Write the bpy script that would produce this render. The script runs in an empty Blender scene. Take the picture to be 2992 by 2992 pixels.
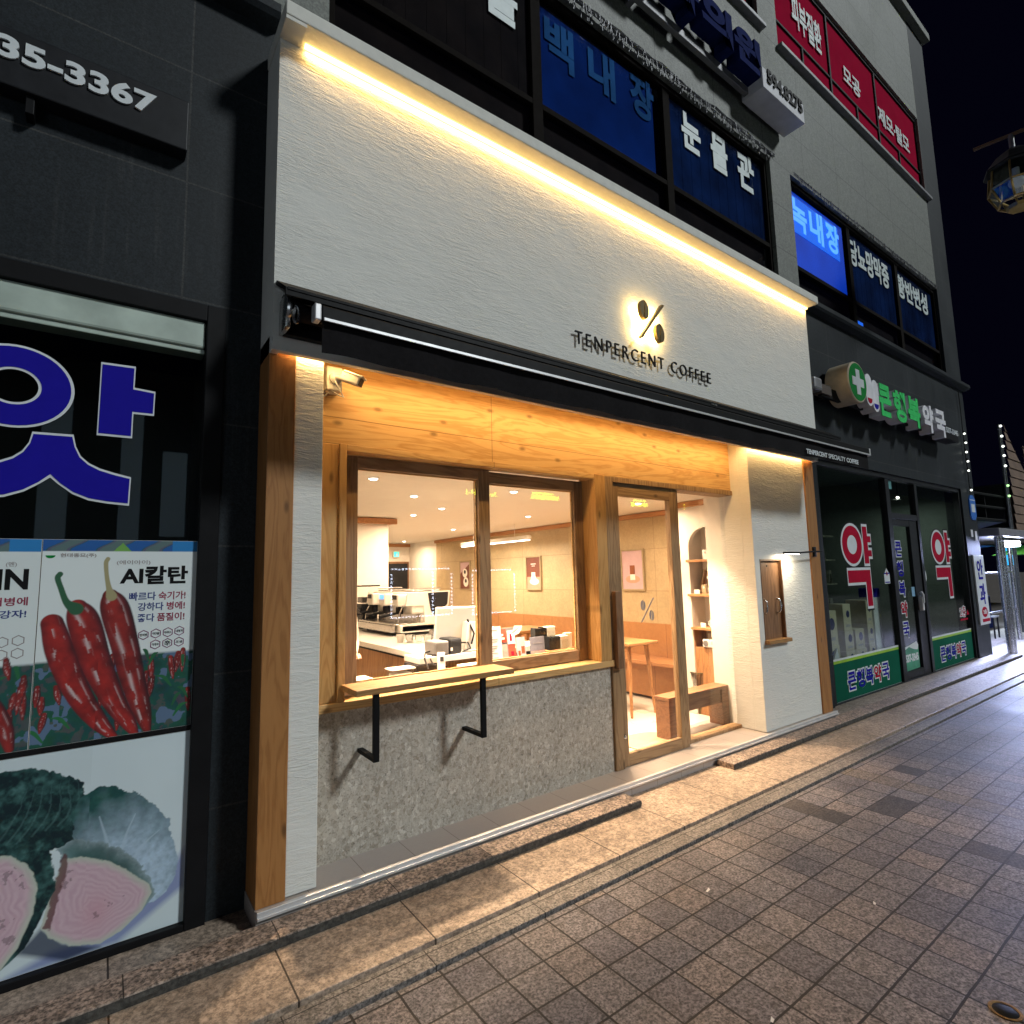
import bpy, bmesh, math, random
import numpy as np
from mathutils import Matrix, Vector, noise as mnoise
random.seed(7); rng = np.random.RandomState(5)
sc = bpy.context.scene
COL = sc.collection
R = math.radians

# ------------------------------------------------------------------ camera
cd = bpy.data.cameras.new('camera'); cam = bpy.data.objects.new('camera', cd); COL.objects.link(cam)
cd.sensor_width = 36; cd.lens = 36*1628.68/2992; cd.clip_start = .05; cd.clip_end = 500
rr = Vector((0.80796085, -0.5887681, -0.02348172)); uu = Vector((-0.04701367, -0.10413802, 0.99345105)); ff = Vector((0.58735762, 0.80156559, 0.11181959))
m = Matrix(((rr.x, uu.x, -ff.x, 0), (rr.y, uu.y, -ff.y, -2.8), (rr.z, uu.z, -ff.z, 1.53), (0, 0, 0, 1)))
cam.matrix_world = m; sc.camera = cam
# ------------------------------------------------------------------ night sky, street light, exposure
SUN_EL, SUN_AZ = 36, 146     # light falls on the facade from the front, above and beyond
w = bpy.data.worlds.new('World'); sc.world = w; w.use_nodes = True
nt = w.node_tree; bg = nt.nodes['Background']
sky = nt.nodes.new('ShaderNodeTexSky'); sky.sky_type = 'NISHITA'; sky.sun_disc = False
sky.sun_elevation = R(-8); sky.sun_rotation = R(SUN_AZ)
sa = nt.nodes.new('ShaderNodeMix'); sa.data_type = 'RGBA'; sa.blend_type = 'ADD'; sa.inputs[0].default_value = 1; sa.inputs[7].default_value = (.012, .011, .05, 1)   # city glow in the night sky
nt.links.new(sky.outputs[0], sa.inputs[6]); nt.links.new(sa.outputs[2], bg.inputs[0]); bg.inputs[1].default_value = .06
sd = bpy.data.lights.new('street_light_sun', 'SUN'); sd.energy = 1.5; sd.angle = R(8); sd.color = (.92, .985, 1)
so = bpy.data.objects.new('street_light_sun', sd); COL.objects.link(so)
sdir = Vector((1.0, -1.5, 1.3)).normalized()
so.rotation_euler = sdir.to_track_quat('Z', 'Y').to_euler()
sc.view_settings.view_transform = 'Standard'; sc.view_settings.look = 'None'
sc.view_settings.exposure = .25; sc.view_settings.gamma = 1
sc.cycles.use_denoising = True; sc.cycles.max_bounces = 8; sc.cycles.transparent_max_bounces = 16
sc.cycles.sample_clamp_indirect = 6; sc.cycles.caustics_reflective = False; sc.cycles.caustics_refractive = False
try: sc.cycles.denoiser = 'OPENIMAGEDENOISE'
except Exception: pass

# ------------------------------------------------------------------ materials
def newmat(name):
    mt = bpy.data.materials.new(name); mt.use_nodes = True
    n = mt.node_tree.nodes; l = mt.node_tree.links
    return mt, n, l, n['Principled BSDF']
def c4(c): return (c[0], c[1], c[2], 1)
def mathn(n, l, op, a, b=None, clamp=False):
    x = n.new('ShaderNodeMath'); x.operation = op; x.use_clamp = clamp
    for i, v in ((0, a), (1, b)):
        if v is None: continue
        if isinstance(v, (int, float)): x.inputs[i].default_value = v
        else: l.new(v, x.inputs[i])
    return x.outputs[0]
def mixc(n, l, fac, a, b, blend='MIX'):
    x = n.new('ShaderNodeMix'); x.data_type = 'RGBA'; x.blend_type = blend
    for i, v in ((0, fac), (6, a), (7, b)):
        if isinstance(v, (int, float)): x.inputs[i].default_value = v
        elif isinstance(v, tuple): x.inputs[i].default_value = c4(v)
        else: l.new(v, x.inputs[i])
    return x.outputs[2]
def pos(n, l, scale=(1, 1, 1), off=(0, 0, 0), swz=None):
    g = n.new('ShaderNodeNewGeometry'); p = g.outputs['Position']
    if swz:
        s = n.new('ShaderNodeSeparateXYZ'); l.new(p, s.inputs[0]); c = n.new('ShaderNodeCombineXYZ')
        for i, k in enumerate(swz):
            if k is not None: l.new(s.outputs[k], c.inputs[i])
        p = c.outputs[0]
    mp = n.new('ShaderNodeMapping'); mp.inputs['Scale'].default_value = scale; mp.inputs['Location'].default_value = off
    l.new(p, mp.inputs[0]); return mp.outputs[0]
def noise(n, l, vec, scale, detail=4, rough=.55, dist=0):
    x = n.new('ShaderNodeTexNoise'); x.inputs['Scale'].default_value = scale; x.inputs['Detail'].default_value = detail
    x.inputs['Roughness'].default_value = rough; x.inputs['Distortion'].default_value = dist
    l.new(vec, x.inputs['Vector']); return x.outputs['Fac']
def ramp(n, l, fac, stops):
    x = n.new('ShaderNodeValToRGB'); e = x.color_ramp.elements
    while len(e) < len(stops): e.new(.5)
    for k, (p, c) in enumerate(stops):
        e[k].position = p; e[k].color = c4(c) if not isinstance(c, (int, float)) else (c, c, c, 1)
    l.new(fac, x.inputs[0]); return x.outputs[0]
def bump(n, l, b, h, strength=.3, dist=.01):
    x = n.new('ShaderNodeBump'); x.inputs['Strength'].default_value = strength; x.inputs['Distance'].default_value = dist
    l.new(h, x.inputs['Height']); l.new(x.outputs[0], b.inputs['Normal'])
def setp(b, rough=.5, metal=0, spec=.5):
    b.inputs['Roughness'].default_value = rough; b.inputs['Metallic'].default_value = metal; b.inputs['Specular IOR Level'].default_value = spec

def plain(name, col, rough=.5, metal=0, var=.12, sc_=14, bmp=0, spec=.5):
    mt, n, l, b = newmat(name); v = pos(n, l)
    f = noise(n, l, v, sc_, 5)
    lo = tuple(c*(1-var) for c in col); hi = tuple(min(1, c*(1+var)) for c in col)
    l.new(ramp(n, l, f, [(.3, lo), (.7, hi)]), b.inputs['Base Color']); setp(b, rough, metal, spec)
    rg = mathn(n, l, 'MULTIPLY_ADD', noise(n, l, v, sc_*2.3, 3), .16); 
    rg.node.inputs[2].default_value = max(0, rough-.08); l.new(rg, b.inputs['Roughness'])
    if bmp: bump(n, l, b, noise(n, l, v, 90, 4), bmp, .004)
    return mt
def emit(name, col, s):
    mt, n, l, b = newmat(name)
    b.inputs['Base Color'].default_value = c4(tuple(min(c, .8) for c in col)); b.inputs['Emission Color'].default_value = c4(col); b.inputs['Emission Strength'].default_value = s
    return mt
def stucco(name, col):
    mt, n, l, b = newmat(name)
    v = pos(n, l, (11, 11, 62)); dv = noise(n, l, pos(n, l, (2, 2, 3)), 1.3, 3)
    h1 = noise(n, l, v, 1.15, 5, .6, .9); h2 = noise(n, l, pos(n, l, (5, 5, 20)), 1, 4, .6, .6)
    h3 = noise(n, l, pos(n, l), 120, 3)
    mk = ramp(n, l, dv, [(.32, .25), (.62, 1)])
    h = mathn(n, l, 'ADD', mathn(n, l, 'MULTIPLY', h1, mk), mathn(n, l, 'MULTIPLY', h2, .35))
    h = mathn(n, l, 'ADD', h, mathn(n, l, 'MULTIPLY', h3, .07))
    bump(n, l, b, h, .6, .013)
    l.new(ramp(n, l, h2, [(.25, tuple(c*.95 for c in col)), (.75, col)]), b.inputs['Base Color']); setp(b, .85, 0, .3)
    return mt
def wood(name, light, dark, axis='x', seams=None, rough=.5, ring=9, knots=True):
    """planed softwood: stretched growth rings, knots and faint seams"""
    mt, n, l, b = newmat(name)
    k = {'x': (1.0, 9, 9), 'y': (9, 1.0, 9), 'z': (9, 9, 1.0)}[axis]
    v = pos(n, l, k)
    f = noise(n, l, v, .9, 5, .5, .7)
    s = mathn(n, l, 'SINE', mathn(n, l, 'MULTIPLY', f, ring*6.28)); s = mathn(n, l, 'MULTIPLY_ADD', s, .5); s.node.inputs[2].default_value = .5
    fine = noise(n, l, pos(n, l, tuple(a*9 for a in k)), 1.3, 4)
    fac = mathn(n, l, 'ADD', mathn(n, l, 'MULTIPLY', mathn(n, l, 'POWER', s, 2.2), .45), mathn(n, l, 'MULTIPLY', fine, .4))
    fac = mathn(n, l, 'ADD', fac, mathn(n, l, 'MULTIPLY', noise(n, l, pos(n, l), 1.7, 2), .35))
    colr = ramp(n, l, fac, [(.2, light), (.95, dark)])
    if knots:
        kv = n.new('ShaderNodeTexVoronoi'); kv.voronoi_dimensions = '2D'; kv.inputs['Scale'].default_value = 1
        ks = (3.0, 6.0, 1) if axis != 'z' else (7.0, 2.6, 1)
        l.new(pos(n, l, ks, (.3, .15, 0), (0, 2, None) if axis != 'y' else (1, 2, None)), kv.inputs['Vector'])
        kd = kv.outputs['Distance']
        cm = n.new('ShaderNodeSeparateColor'); l.new(kv.outputs['Color'], cm.inputs[0])
        gate = mathn(n, l, 'LESS_THAN', cm.outputs[0], .40)
        kf = mathn(n, l, 'MULTIPLY', ramp(n, l, kd, [(.035, 1.0), (.11, 0.0)]), gate)
        colr = mixc(n, l, mathn(n, l, 'MULTIPLY', kf, .75), colr, tuple(c*.35 for c in dark))
    if seams:
        for ax, c in seams:
            g = n.new('ShaderNodeNewGeometry'); sp = n.new('ShaderNodeSeparateXYZ'); l.new(g.outputs['Position'], sp.inputs[0])
            d = mathn(n, l, 'ABSOLUTE', mathn(n, l, 'SUBTRACT', sp.outputs['xyz'.index(ax)], c))
            sf = mathn(n, l, 'LESS_THAN', d, .0022)
            colr = mixc(n, l, mathn(n, l, 'MULTIPLY', sf, .7), colr, tuple(c_*.22 for c_ in dark))
    l.new(colr, b.inputs['Base Color']); setp(b, rough, 0, .4)
    bump(n, l, b, fac, .12, .003)
    return mt
def tiles(name, c1, c2, mortar, w_, h_, ms, swz, off=(0, 0), speck=.5, spsc=150, rough=.55, bmp=.35, joint_d=.004, stain=.35, extra=None, offset=0, warp=0):
    mt, n, l, b = newmat(name)
    v = pos(n, l, (1, 1, 1), (-off[0], -off[1], 0), swz)
    if warp:
        for wsc, wam in ((7, warp), (55, warp*.45)):
            wt = n.new('ShaderNodeTexNoise'); wt.inputs['Scale'].default_value = wsc; l.new(v, wt.inputs['Vector'])
            va = n.new('ShaderNodeVectorMath'); va.operation = 'MULTIPLY_ADD'; l.new(wt.outputs['Color'], va.inputs[0]); va.inputs[1].default_value = (wam, wam, 0); l.new(v, va.inputs[2]); v = va.outputs[0]
    br = n.new('ShaderNodeTexBrick'); br.offset = offset; br.squash = 1
    br.inputs['Color1'].default_value = c4(c1); br.inputs['Color2'].default_value = c4(c2); br.inputs['Mortar'].default_value = c4(mortar)
    br.inputs['Scale'].default_value = 1; br.inputs['Mortar Size'].default_value = ms; br.inputs['Mortar Smooth'].default_value = .3
    br.inputs['Brick Width'].default_value = w_; br.inputs['Row Height'].default_value = h_; br.inputs['Bias'].default_value = -.1
    l.new(v, br.inputs['Vector'])
    colr = br.outputs['Color']
    if extra: colr = extra(n, l, v, colr, br.outputs['Fac'])
    p = pos(n, l)
    sp = noise(n, l, p, spsc, 3, .7); sp2 = noise(n, l, p, spsc*.33, 3, .7); st = noise(n, l, p, 1.4, 5, .6)
    colr = mixc(n, l, speck, colr, ramp(n, l, sp, [(.38, .10), (.49, .60), (.60, 1.12)]), 'MULTIPLY')
    colr = mixc(n, l, speck*.7, colr, ramp(n, l, sp2, [(.40, .30), (.56, 1.05)]), 'MULTIPLY')
    colr = mixc(n, l, stain, colr, ramp(n, l, st, [(.3, .45), (.65, 1.0)]), 'MULTIPLY')
    l.new(colr, b.inputs['Base Color']); setp(b, rough, 0, .5)
    rg = mathn(n, l, 'MULTIPLY_ADD', st, .3); rg.node.inputs[2].default_value = rough-.15; l.new(rg, b.inputs['Roughness'])
    h = mathn(n, l, 'ADD', mathn(n, l, 'MULTIPLY', br.outputs['Fac'], -1), mathn(n, l, 'MULTIPLY', sp2, .35))
    bump(n, l, b, h, bmp, joint_d)
    return mt
def glassm(name, tint=(1, 1, 1), refl=1.0, ior=1.5):
    mt = bpy.data.materials.new(name); mt.use_nodes = True; n = mt.node_tree.nodes; l = mt.node_tree.links
    n.remove(n['Principled BSDF']); out = n['Material Output']
    t = n.new('ShaderNodeBsdfTransparent'); t.inputs[0].default_value = c4(tint)
    g = n.new('ShaderNodeBsdfGlossy'); g.inputs['Roughness'].default_value = .015
    f = n.new('ShaderNodeFresnel'); bk = n.new('ShaderNodeNewGeometry')
    io = mathn(n, l, 'MULTIPLY_ADD', bk.outputs['Backfacing'], 1/ior-ior); io.node.inputs[2].default_value = ior; l.new(io, f.inputs[0])
    x = n.new('ShaderNodeMixShader'); l.new(mathn(n, l, 'MULTIPLY', f.outputs[0], refl), x.inputs[0])
    l.new(t.outputs[0], x.inputs[1]); l.new(g.outputs[0], x.inputs[2]); l.new(x.outputs[0], out.inputs[0])
    return mt
def paint_mat(name, rough=.45):
    mt, n, l, b = newmat(name); a = n.new('ShaderNodeAttribute'); a.attribute_name = 'Col'
    l.new(a.outputs['Color'], b.inputs['Base Color']); setp(b, rough)
    return mt

M = {}
M['stucco'] = stucco('white_brushed_stucco', (.74, .74, .70))
M['white'] = plain('white_paint', (.74, .73, .69), .6, var=.04)
M['coping'] = plain('coping_render', (.70, .69, .63), .8, var=.06, bmp=.2)
FIR, FIRD = (.66, .43, .19), (.46, .255, .085)
M['fir'] = wood('fir_boards', FIR, FIRD, 'x', [('z', 2.418), ('z', 2.27), ('x', 2.04)])
M['firv'] = wood('fir_post', (.40, .185, .058), (.28, .115, .032), 'z')
M['casing'] = wood('lit_fir_casing', (.56, .33, .12), (.40, .20, .06), 'z')  # paler fir: the soffit strip's light is put into the colour
M['frame'] = wood('stained_frame_wood', (.36, .235, .125), (.20, .115, .055), 'x')
M['framev'] = wood('stained_frame_wood_upright', (.36, .235, .125), (.20, .115, .055), 'z')
M['trim'] = wood('interior_trim', (.45, .22, .09), (.30, .13, .05), 'y', knots=False)
M['oak'] = wood('oak_furniture', (.45, .235, .10), (.28, .13, .05), 'x', knots=False)
M['oakv'] = wood('oak_panel', (.44, .225, .09), (.26, .12, .045), 'z', knots=False)
M['bench'] = wood('brown_bench_wood', (.27, .135, .065), (.15, .065, .03), 'x', knots=False)
M['darkwood'] = wood('walnut_hatch', (.27, .145, .075), (.15, .075, .035), 'z', knots=False)
M['shelf'] = wood('counter_board', (.42, .23, .085), (.24, .12, .04), 'x')
M['black'] = plain('black_metal', (.006, .006, .007), .55, 0, var=.2, spec=.15)
M['ublack'] = plain('black_window_bar', (.007, .005, .004), .8, 0, spec=.06)
M['blackp'] = plain('black_plastic', (.012, .013, .016), .45, var=.2, spec=.25)
M['fabric'] = plain('black_awning_fabric', (.008, .007, .008), .9, spec=.15, var=.25, sc_=40, bmp=.15)
M['camplastic'] = plain('camera_plastic', (.50, .49, .46), .4, var=.04)
M['steel'] = plain('brushed_steel', (.55, .55, .55), .25, 1, var=.08)
M['alu'] = plain('aluminium_edging', (.62, .62, .63), .42, .55, var=.08)
M['gold'] = plain('bronze_sign', (.10, .07, .03), .4, .7, var=.15)
M['dark'] = plain('dark_interior', (.012, .013, .014), .8)
M['plastic'] = plain('white_plastic', (.72, .70, .66), .35, var=.04)
M['paper'] = plain('paper', (.78, .76, .72), .7, var=.04)
M['kraft'] = plain('carton', (.34, .27, .16), .8, var=.1)
M['carton'] = plain('pale_carton', (.50, .44, .31), .8, var=.12)
M['red'] = plain('red_film', (.36, .0, .032), .9, var=.08, sc_=3, spec=.03)
M['redv'] = plain('red_vinyl', (.40, .004, .03), .75, spec=.08)
M['blue'] = plain('blue_vinyl', (.012, .008, .30), .75, var=.05, spec=.08)
M['bluesign'] = plain('blue_sign_body', (.008, .016, .09), .85, var=.2, spec=.06)
M['whitev'] = plain('white_vinyl', (.66, .70, .72), .5, var=.05)
M['palev'] = plain('pale_lettering', (.62, .70, .70), .5, var=.06)
M['green'] = plain('green_panel', (.004, .10, .06), .8, var=.12, sc_=2, spec=.08)
M['lime'] = plain('lime_stripe', (.28, .52, .02), .5)
M['greenl'] = plain('green_letter_face', (.05, .60, .15), .7, spec=.1)
M['greend'] = plain('green_disc', (.006, .22, .04), .7, spec=.1)
M['cream'] = plain('cream_sign_body', (.60, .52, .38), .5, var=.2, sc_=6)
M['signwhite'] = plain('white_sign_body', (.70, .70, .74), .7, var=.12, sc_=7)
M['greyletter'] = plain('grey_lettering', (.30, .27, .27), .5)
M['terrazzo'] = None
M['grey'] = plain('grey_metal', (.2, .2, .21), .5, .4)
M['teal'] = plain('shutter_box', (.42, .50, .44), .5, var=.2, sc_=5)
M['skin'] = plain('skin', (.55, .33, .24), .5, var=.05)
M['hair'] = plain('black_hair', (.015, .011, .01), .5)
M['shirt'] = plain('white_cotton', (.72, .68, .62), .85)
M['apron'] = plain('brown_apron', (.13, .085, .055), .85)
M['ivory'] = plain('interior_white', (.78, .74, .68), .75, var=.03)
M['marble'] = plain('white_counter', (.80, .78, .74), .18, var=.03)
M['floor'] = tiles('cream_floor_tile', (.62, .57, .50), (.60, .55, .48), (.45, .40, .34), .6, .6, .003, (0, 1, None), speck=.04, stain=.1, bmp=.05, rough=.3)
M['ply'] = tiles('plywood_wall', (.52, .40, .23), (.55, .42, .25), (.25, .16, .08), 1.3, .5, .0025, (1, 2, None), (.28, .3), speck=.12, spsc=30, stain=.35, bmp=.05)
M['wains'] = tiles('wainscot', (.42, .20, .075), (.44, .21, .08), (.14, .06, .02), .68, 3, .003, (1, 2, None), (.1, .0), speck=.1, spsc=20, stain=.25, bmp=.05)
M['led'] = emit('warm_led', (1, .66, .22), 4)
M['led2'] = emit('warm_led_soffit', (1, .58, .2), 6)
M['whitelight'] = emit('white_lamp', (1, .93, .82), 9)
M['bulb'] = emit('white_bulb', (.95, 1, .9), 2)
M['bulbg'] = emit('green_bulb', (.45, .9, .35), 1.6)
M['exit'] = emit('exit_sign_face', (.06, .75, .62), 1.1)
M['screen'] = emit('blue_screen', (.1, .35, 1), 1.5)
M['neon'] = emit('yellow_neon', (.8, 1, .05), 11)
M['leddot'] = emit('led_dots', (.6, .72, 1), 14)
M['bluelit'] = None
M['glass'] = glassm('window_glass', (.97, .98, .97), .9)
M['glassd'] = glassm('shop_glass', (.88, .93, .90), 1.2)
M['glassup'] = glassm('upper_glass', (.88, .92, .97), .8)

def dark_cells(n, l, v, col, fac):
    s = n.new('ShaderNodeSeparateXYZ'); l.new(v, s.inputs[0])
    ix = mathn(n, l, 'FLOOR', mathn(n, l, 'DIVIDE', s.outputs[0], .178)); iy = mathn(n, l, 'FLOOR', mathn(n, l, 'DIVIDE', s.outputs[1], .179))
    cb = n.new('ShaderNodeCombineXYZ'); l.new(ix, cb.inputs[0]); l.new(iy, cb.inputs[1])
    wn = n.new('ShaderNodeTexWhiteNoise'); wn.noise_dimensions = '2D'; l.new(cb.outputs[0], wn.inputs['Vector'])
    col = mixc(n, l, 1.0, col, ramp(n, l, wn.outputs['Value'], [(0, (.70, .70, .76)), (.35, (.86, .85, .86)), (.7, (1, .98, .96)), (1, (1.08, .98, .88))]), 'MULTIPLY')
    tot = None
    for (x, y) in ((3.696, -.808), (3.732, -1.009), (4.255, -1.11), (4.13, -1.19), (4.9, -.98), (3.903, -1.734), (3.863, -1.87), (8.3, -1.2), (9.4, -1.6)):
        a = math.floor((x-.069)/.178); b_ = math.floor((y+.727)/.179)
        e = mathn(n, l, 'MULTIPLY', mathn(n, l, 'COMPARE', ix, float(a)), mathn(n, l, 'COMPARE', iy, float(b_)))
        e.node.inputs[0].links[0].from_node.inputs[2].default_value = .1; e.node.inputs[1].links[0].from_node.inputs[2].default_value = .1
        tot = e if tot is None else mathn(n, l, 'MAXIMUM', tot, e)
    col = mixc(n, l, mathn(n, l, 'MULTIPLY', tot, .85), col, (.06, .052, .052))
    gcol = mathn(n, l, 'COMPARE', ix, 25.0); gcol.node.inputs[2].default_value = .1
    col = mixc(n, l, mathn(n, l, 'MULTIPLY', gcol, .35), col, (.27, .19, .08))  # golden light along one column of pavers, tinted into the colour
    # spots of old chewing gum
    vo = n.new('ShaderNodeTexVoronoi'); vo.voronoi_dimensions = '2D'; vo.inputs['Scale'].default_value = 3.1; l.new(v, vo.inputs['Vector'])
    g = ramp(n, l, vo.outputs['Distance'], [(.028, 1.0), (.046, 0.0)])
    col = mixc(n, l, mathn(n, l, 'MULTIPLY', g, .6), col, (.06, .055, .05))
    return col
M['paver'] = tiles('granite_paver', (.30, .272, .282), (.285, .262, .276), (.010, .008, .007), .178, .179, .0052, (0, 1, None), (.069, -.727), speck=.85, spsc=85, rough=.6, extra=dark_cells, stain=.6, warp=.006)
M['gstep'] = tiles('pink_granite_slab', (.50, .385, .295), (.455, .355, .275), (.05, .033, .02), .555, 2, .004, (0, 1, None), (.088, -.6), speck=.62, spsc=66, rough=.5, stain=.35, bmp=.25)
M['gkerb'] = tiles('rough_granite_kerb', (.44, .34, .28), (.40, .31, .255), (.05, .035, .025), .53, 2, .003, (0, 1, None), (.13, -.5), speck=.9, spsc=60, rough=.6, stain=.4)
M['gdrain'] = tiles('grey_granite_strip', (.30, .265, .24), (.27, .24, .22), (.03, .025, .02), .555, 2, .003, (0, 1, None), (.02, -.6), speck=.8, spsc=80, rough=.6, stain=.5)
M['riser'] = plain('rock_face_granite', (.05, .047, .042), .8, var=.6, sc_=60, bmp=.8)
M['shoptile'] = tiles('porcelain_step_tile', (.40, .355, .33), (.385, .34, .32), (.16, .13, .11), .268, .6, .002, (0, 1, None), (.03, -.1), speck=.06, stain=.12, bmp=.1, rough=.35)
def drips(n, l, v, col, fac):
    # pale lime runs below the joints
    a = noise(n, l, pos(n, l, (26, 26, .9)), 1, 4, .6); b_ = noise(n, l, pos(n, l, (1.6, 1.6, 1.1)), 1, 3)
    f = mathn(n, l, 'MULTIPLY', ramp(n, l, a, [(.52, 0.0), (.72, 1.0)]), ramp(n, l, b_, [(.45, 0.0), (.65, 1.0)]))
    return mixc(n, l, mathn(n, l, 'MULTIPLY', f, .5), col, (.11, .11, .11))
M['dgran'] = tiles('black_granite', (.024, .031, .037), (.018, .024, .030), (.06, .062, .062), .85, .60, .005, (0, 2, None), (-.605, -.10), speck=.5, spsc=130, rough=.55, stain=.55, bmp=.08, extra=drips)
M['dgran'].node_tree.nodes['Principled BSDF'].inputs['Specular IOR Level'].default_value = .22
M['lgran'] = tiles('pale_granite', (.20, .213, .188), (.18, .192, .167), (.07, .07, .065), .94, .55, .006, (0, 2, None), (.24, .22), speck=.45, spsc=70, rough=.6, stain=.3, bmp=.1)
M['brown'] = plain('brown_film_glass', (.016, .009, .006), .8, var=.5, sc_=3, spec=.05)

def terrazzo():
    mt, n, l, b = newmat('cork_stone_panel')
    p = pos(n, l); pd = n.new('ShaderNodeMapping'); 
    vo = n.new('ShaderNodeTexVoronoi'); vo.inputs['Scale'].default_value = 62; vo.inputs['Randomness'].default_value = 1
    l.new(pos(n, l, (1, 1, .72)), vo.inputs['Vector'])
    vo2 = n.new('ShaderNodeTexVoronoi'); vo2.inputs['Scale'].default_value = 130; l.new(p, vo2.inputs['Vector'])
    sp = n.new('ShaderNodeSeparateColor'); l.new(vo.outputs['Color'], sp.inputs[0])
    sp2 = n.new('ShaderNodeSeparateColor'); l.new(vo2.outputs['Color'], sp2.inputs[0])
    c = ramp(n, l, sp.outputs[0], [(0, (.34, .295, .235)), (.25, (.45, .405, .345)), (.8, (.49, .445, .38)), (1, (.62, .58, .51))])
    c2 = ramp(n, l, sp2.outputs[1], [(0, .55), (.2, .86), (1, 1.08)])
    c = mixc(n, l, .8, c, c2, 'MULTIPLY')
    e = ramp(n, l, noise(n, l, p, 45, 4, .7), [(.30, .35), (.42, 1)])
    c = mixc(n, l, .8, c, e, 'MULTIPLY'); c = mixc(n, l, .4, c, ramp(n, l, noise(n, l, p, 2.2, 3), [(.3, .72), (.7, 1.1)]), 'MULTIPLY')
    s = n.new('ShaderNodeSeparateXYZ'); l.new(p, s.inputs[0])
    for ax, k in ((0, 1.45), (0, 2.25), (2, .48)):
        d = mathn(n, l, 'ABSOLUTE', mathn(n, l, 'SUBTRACT', s.outputs[ax], k)); c = mixc(n, l, mathn(n, l, 'MULTIPLY', mathn(n, l, 'LESS_THAN', d, .0016), .3), c, (.15, .13, .1))
    l.new(c, b.inputs['Base Color']); setp(b, .7, 0, .35)
    bump(n, l, b, noise(n, l, p, 60, 4), .15, .003)
    return mt
M['terrazzo'] = terrazzo()
def bluelit():
    mt, n, l, b = newmat('lit_blue_film'); v = noise(n, l, pos(n, l, (1.2, 1, 1.2)), 1.5, 2)
    b.inputs['Base Color'].default_value = (.01, .04, .3, 1)
    l.new(ramp(n, l, v, [(.3, (.0, .045, .62)), (.7, (.0, .09, .95))]), b.inputs['Emission Color']); b.inputs['Emission Strength'].default_value = .5
    return mt
M['bluelit'] = bluelit()
M['bluelit2'] = emit('lit_blue_sign', (.01, .17, 1), .7)
M['bluelit3'] = emit('lit_pale_blue_letters', (.06, .30, 1), .85)
M['bluedim'] = plain('blue_film_unlit', (.006, .036, .20), .9, var=.4, sc_=1.4, spec=.03)
M['bluedim2'] = plain('blue_letter_unlit', (.014, .07, .21), .9, var=.4, sc_=2, spec=.03)
M['blind'] = plain('blue_blind', (.006, .022, .085), .9, var=.6, sc_=2.5, spec=.03)

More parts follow.
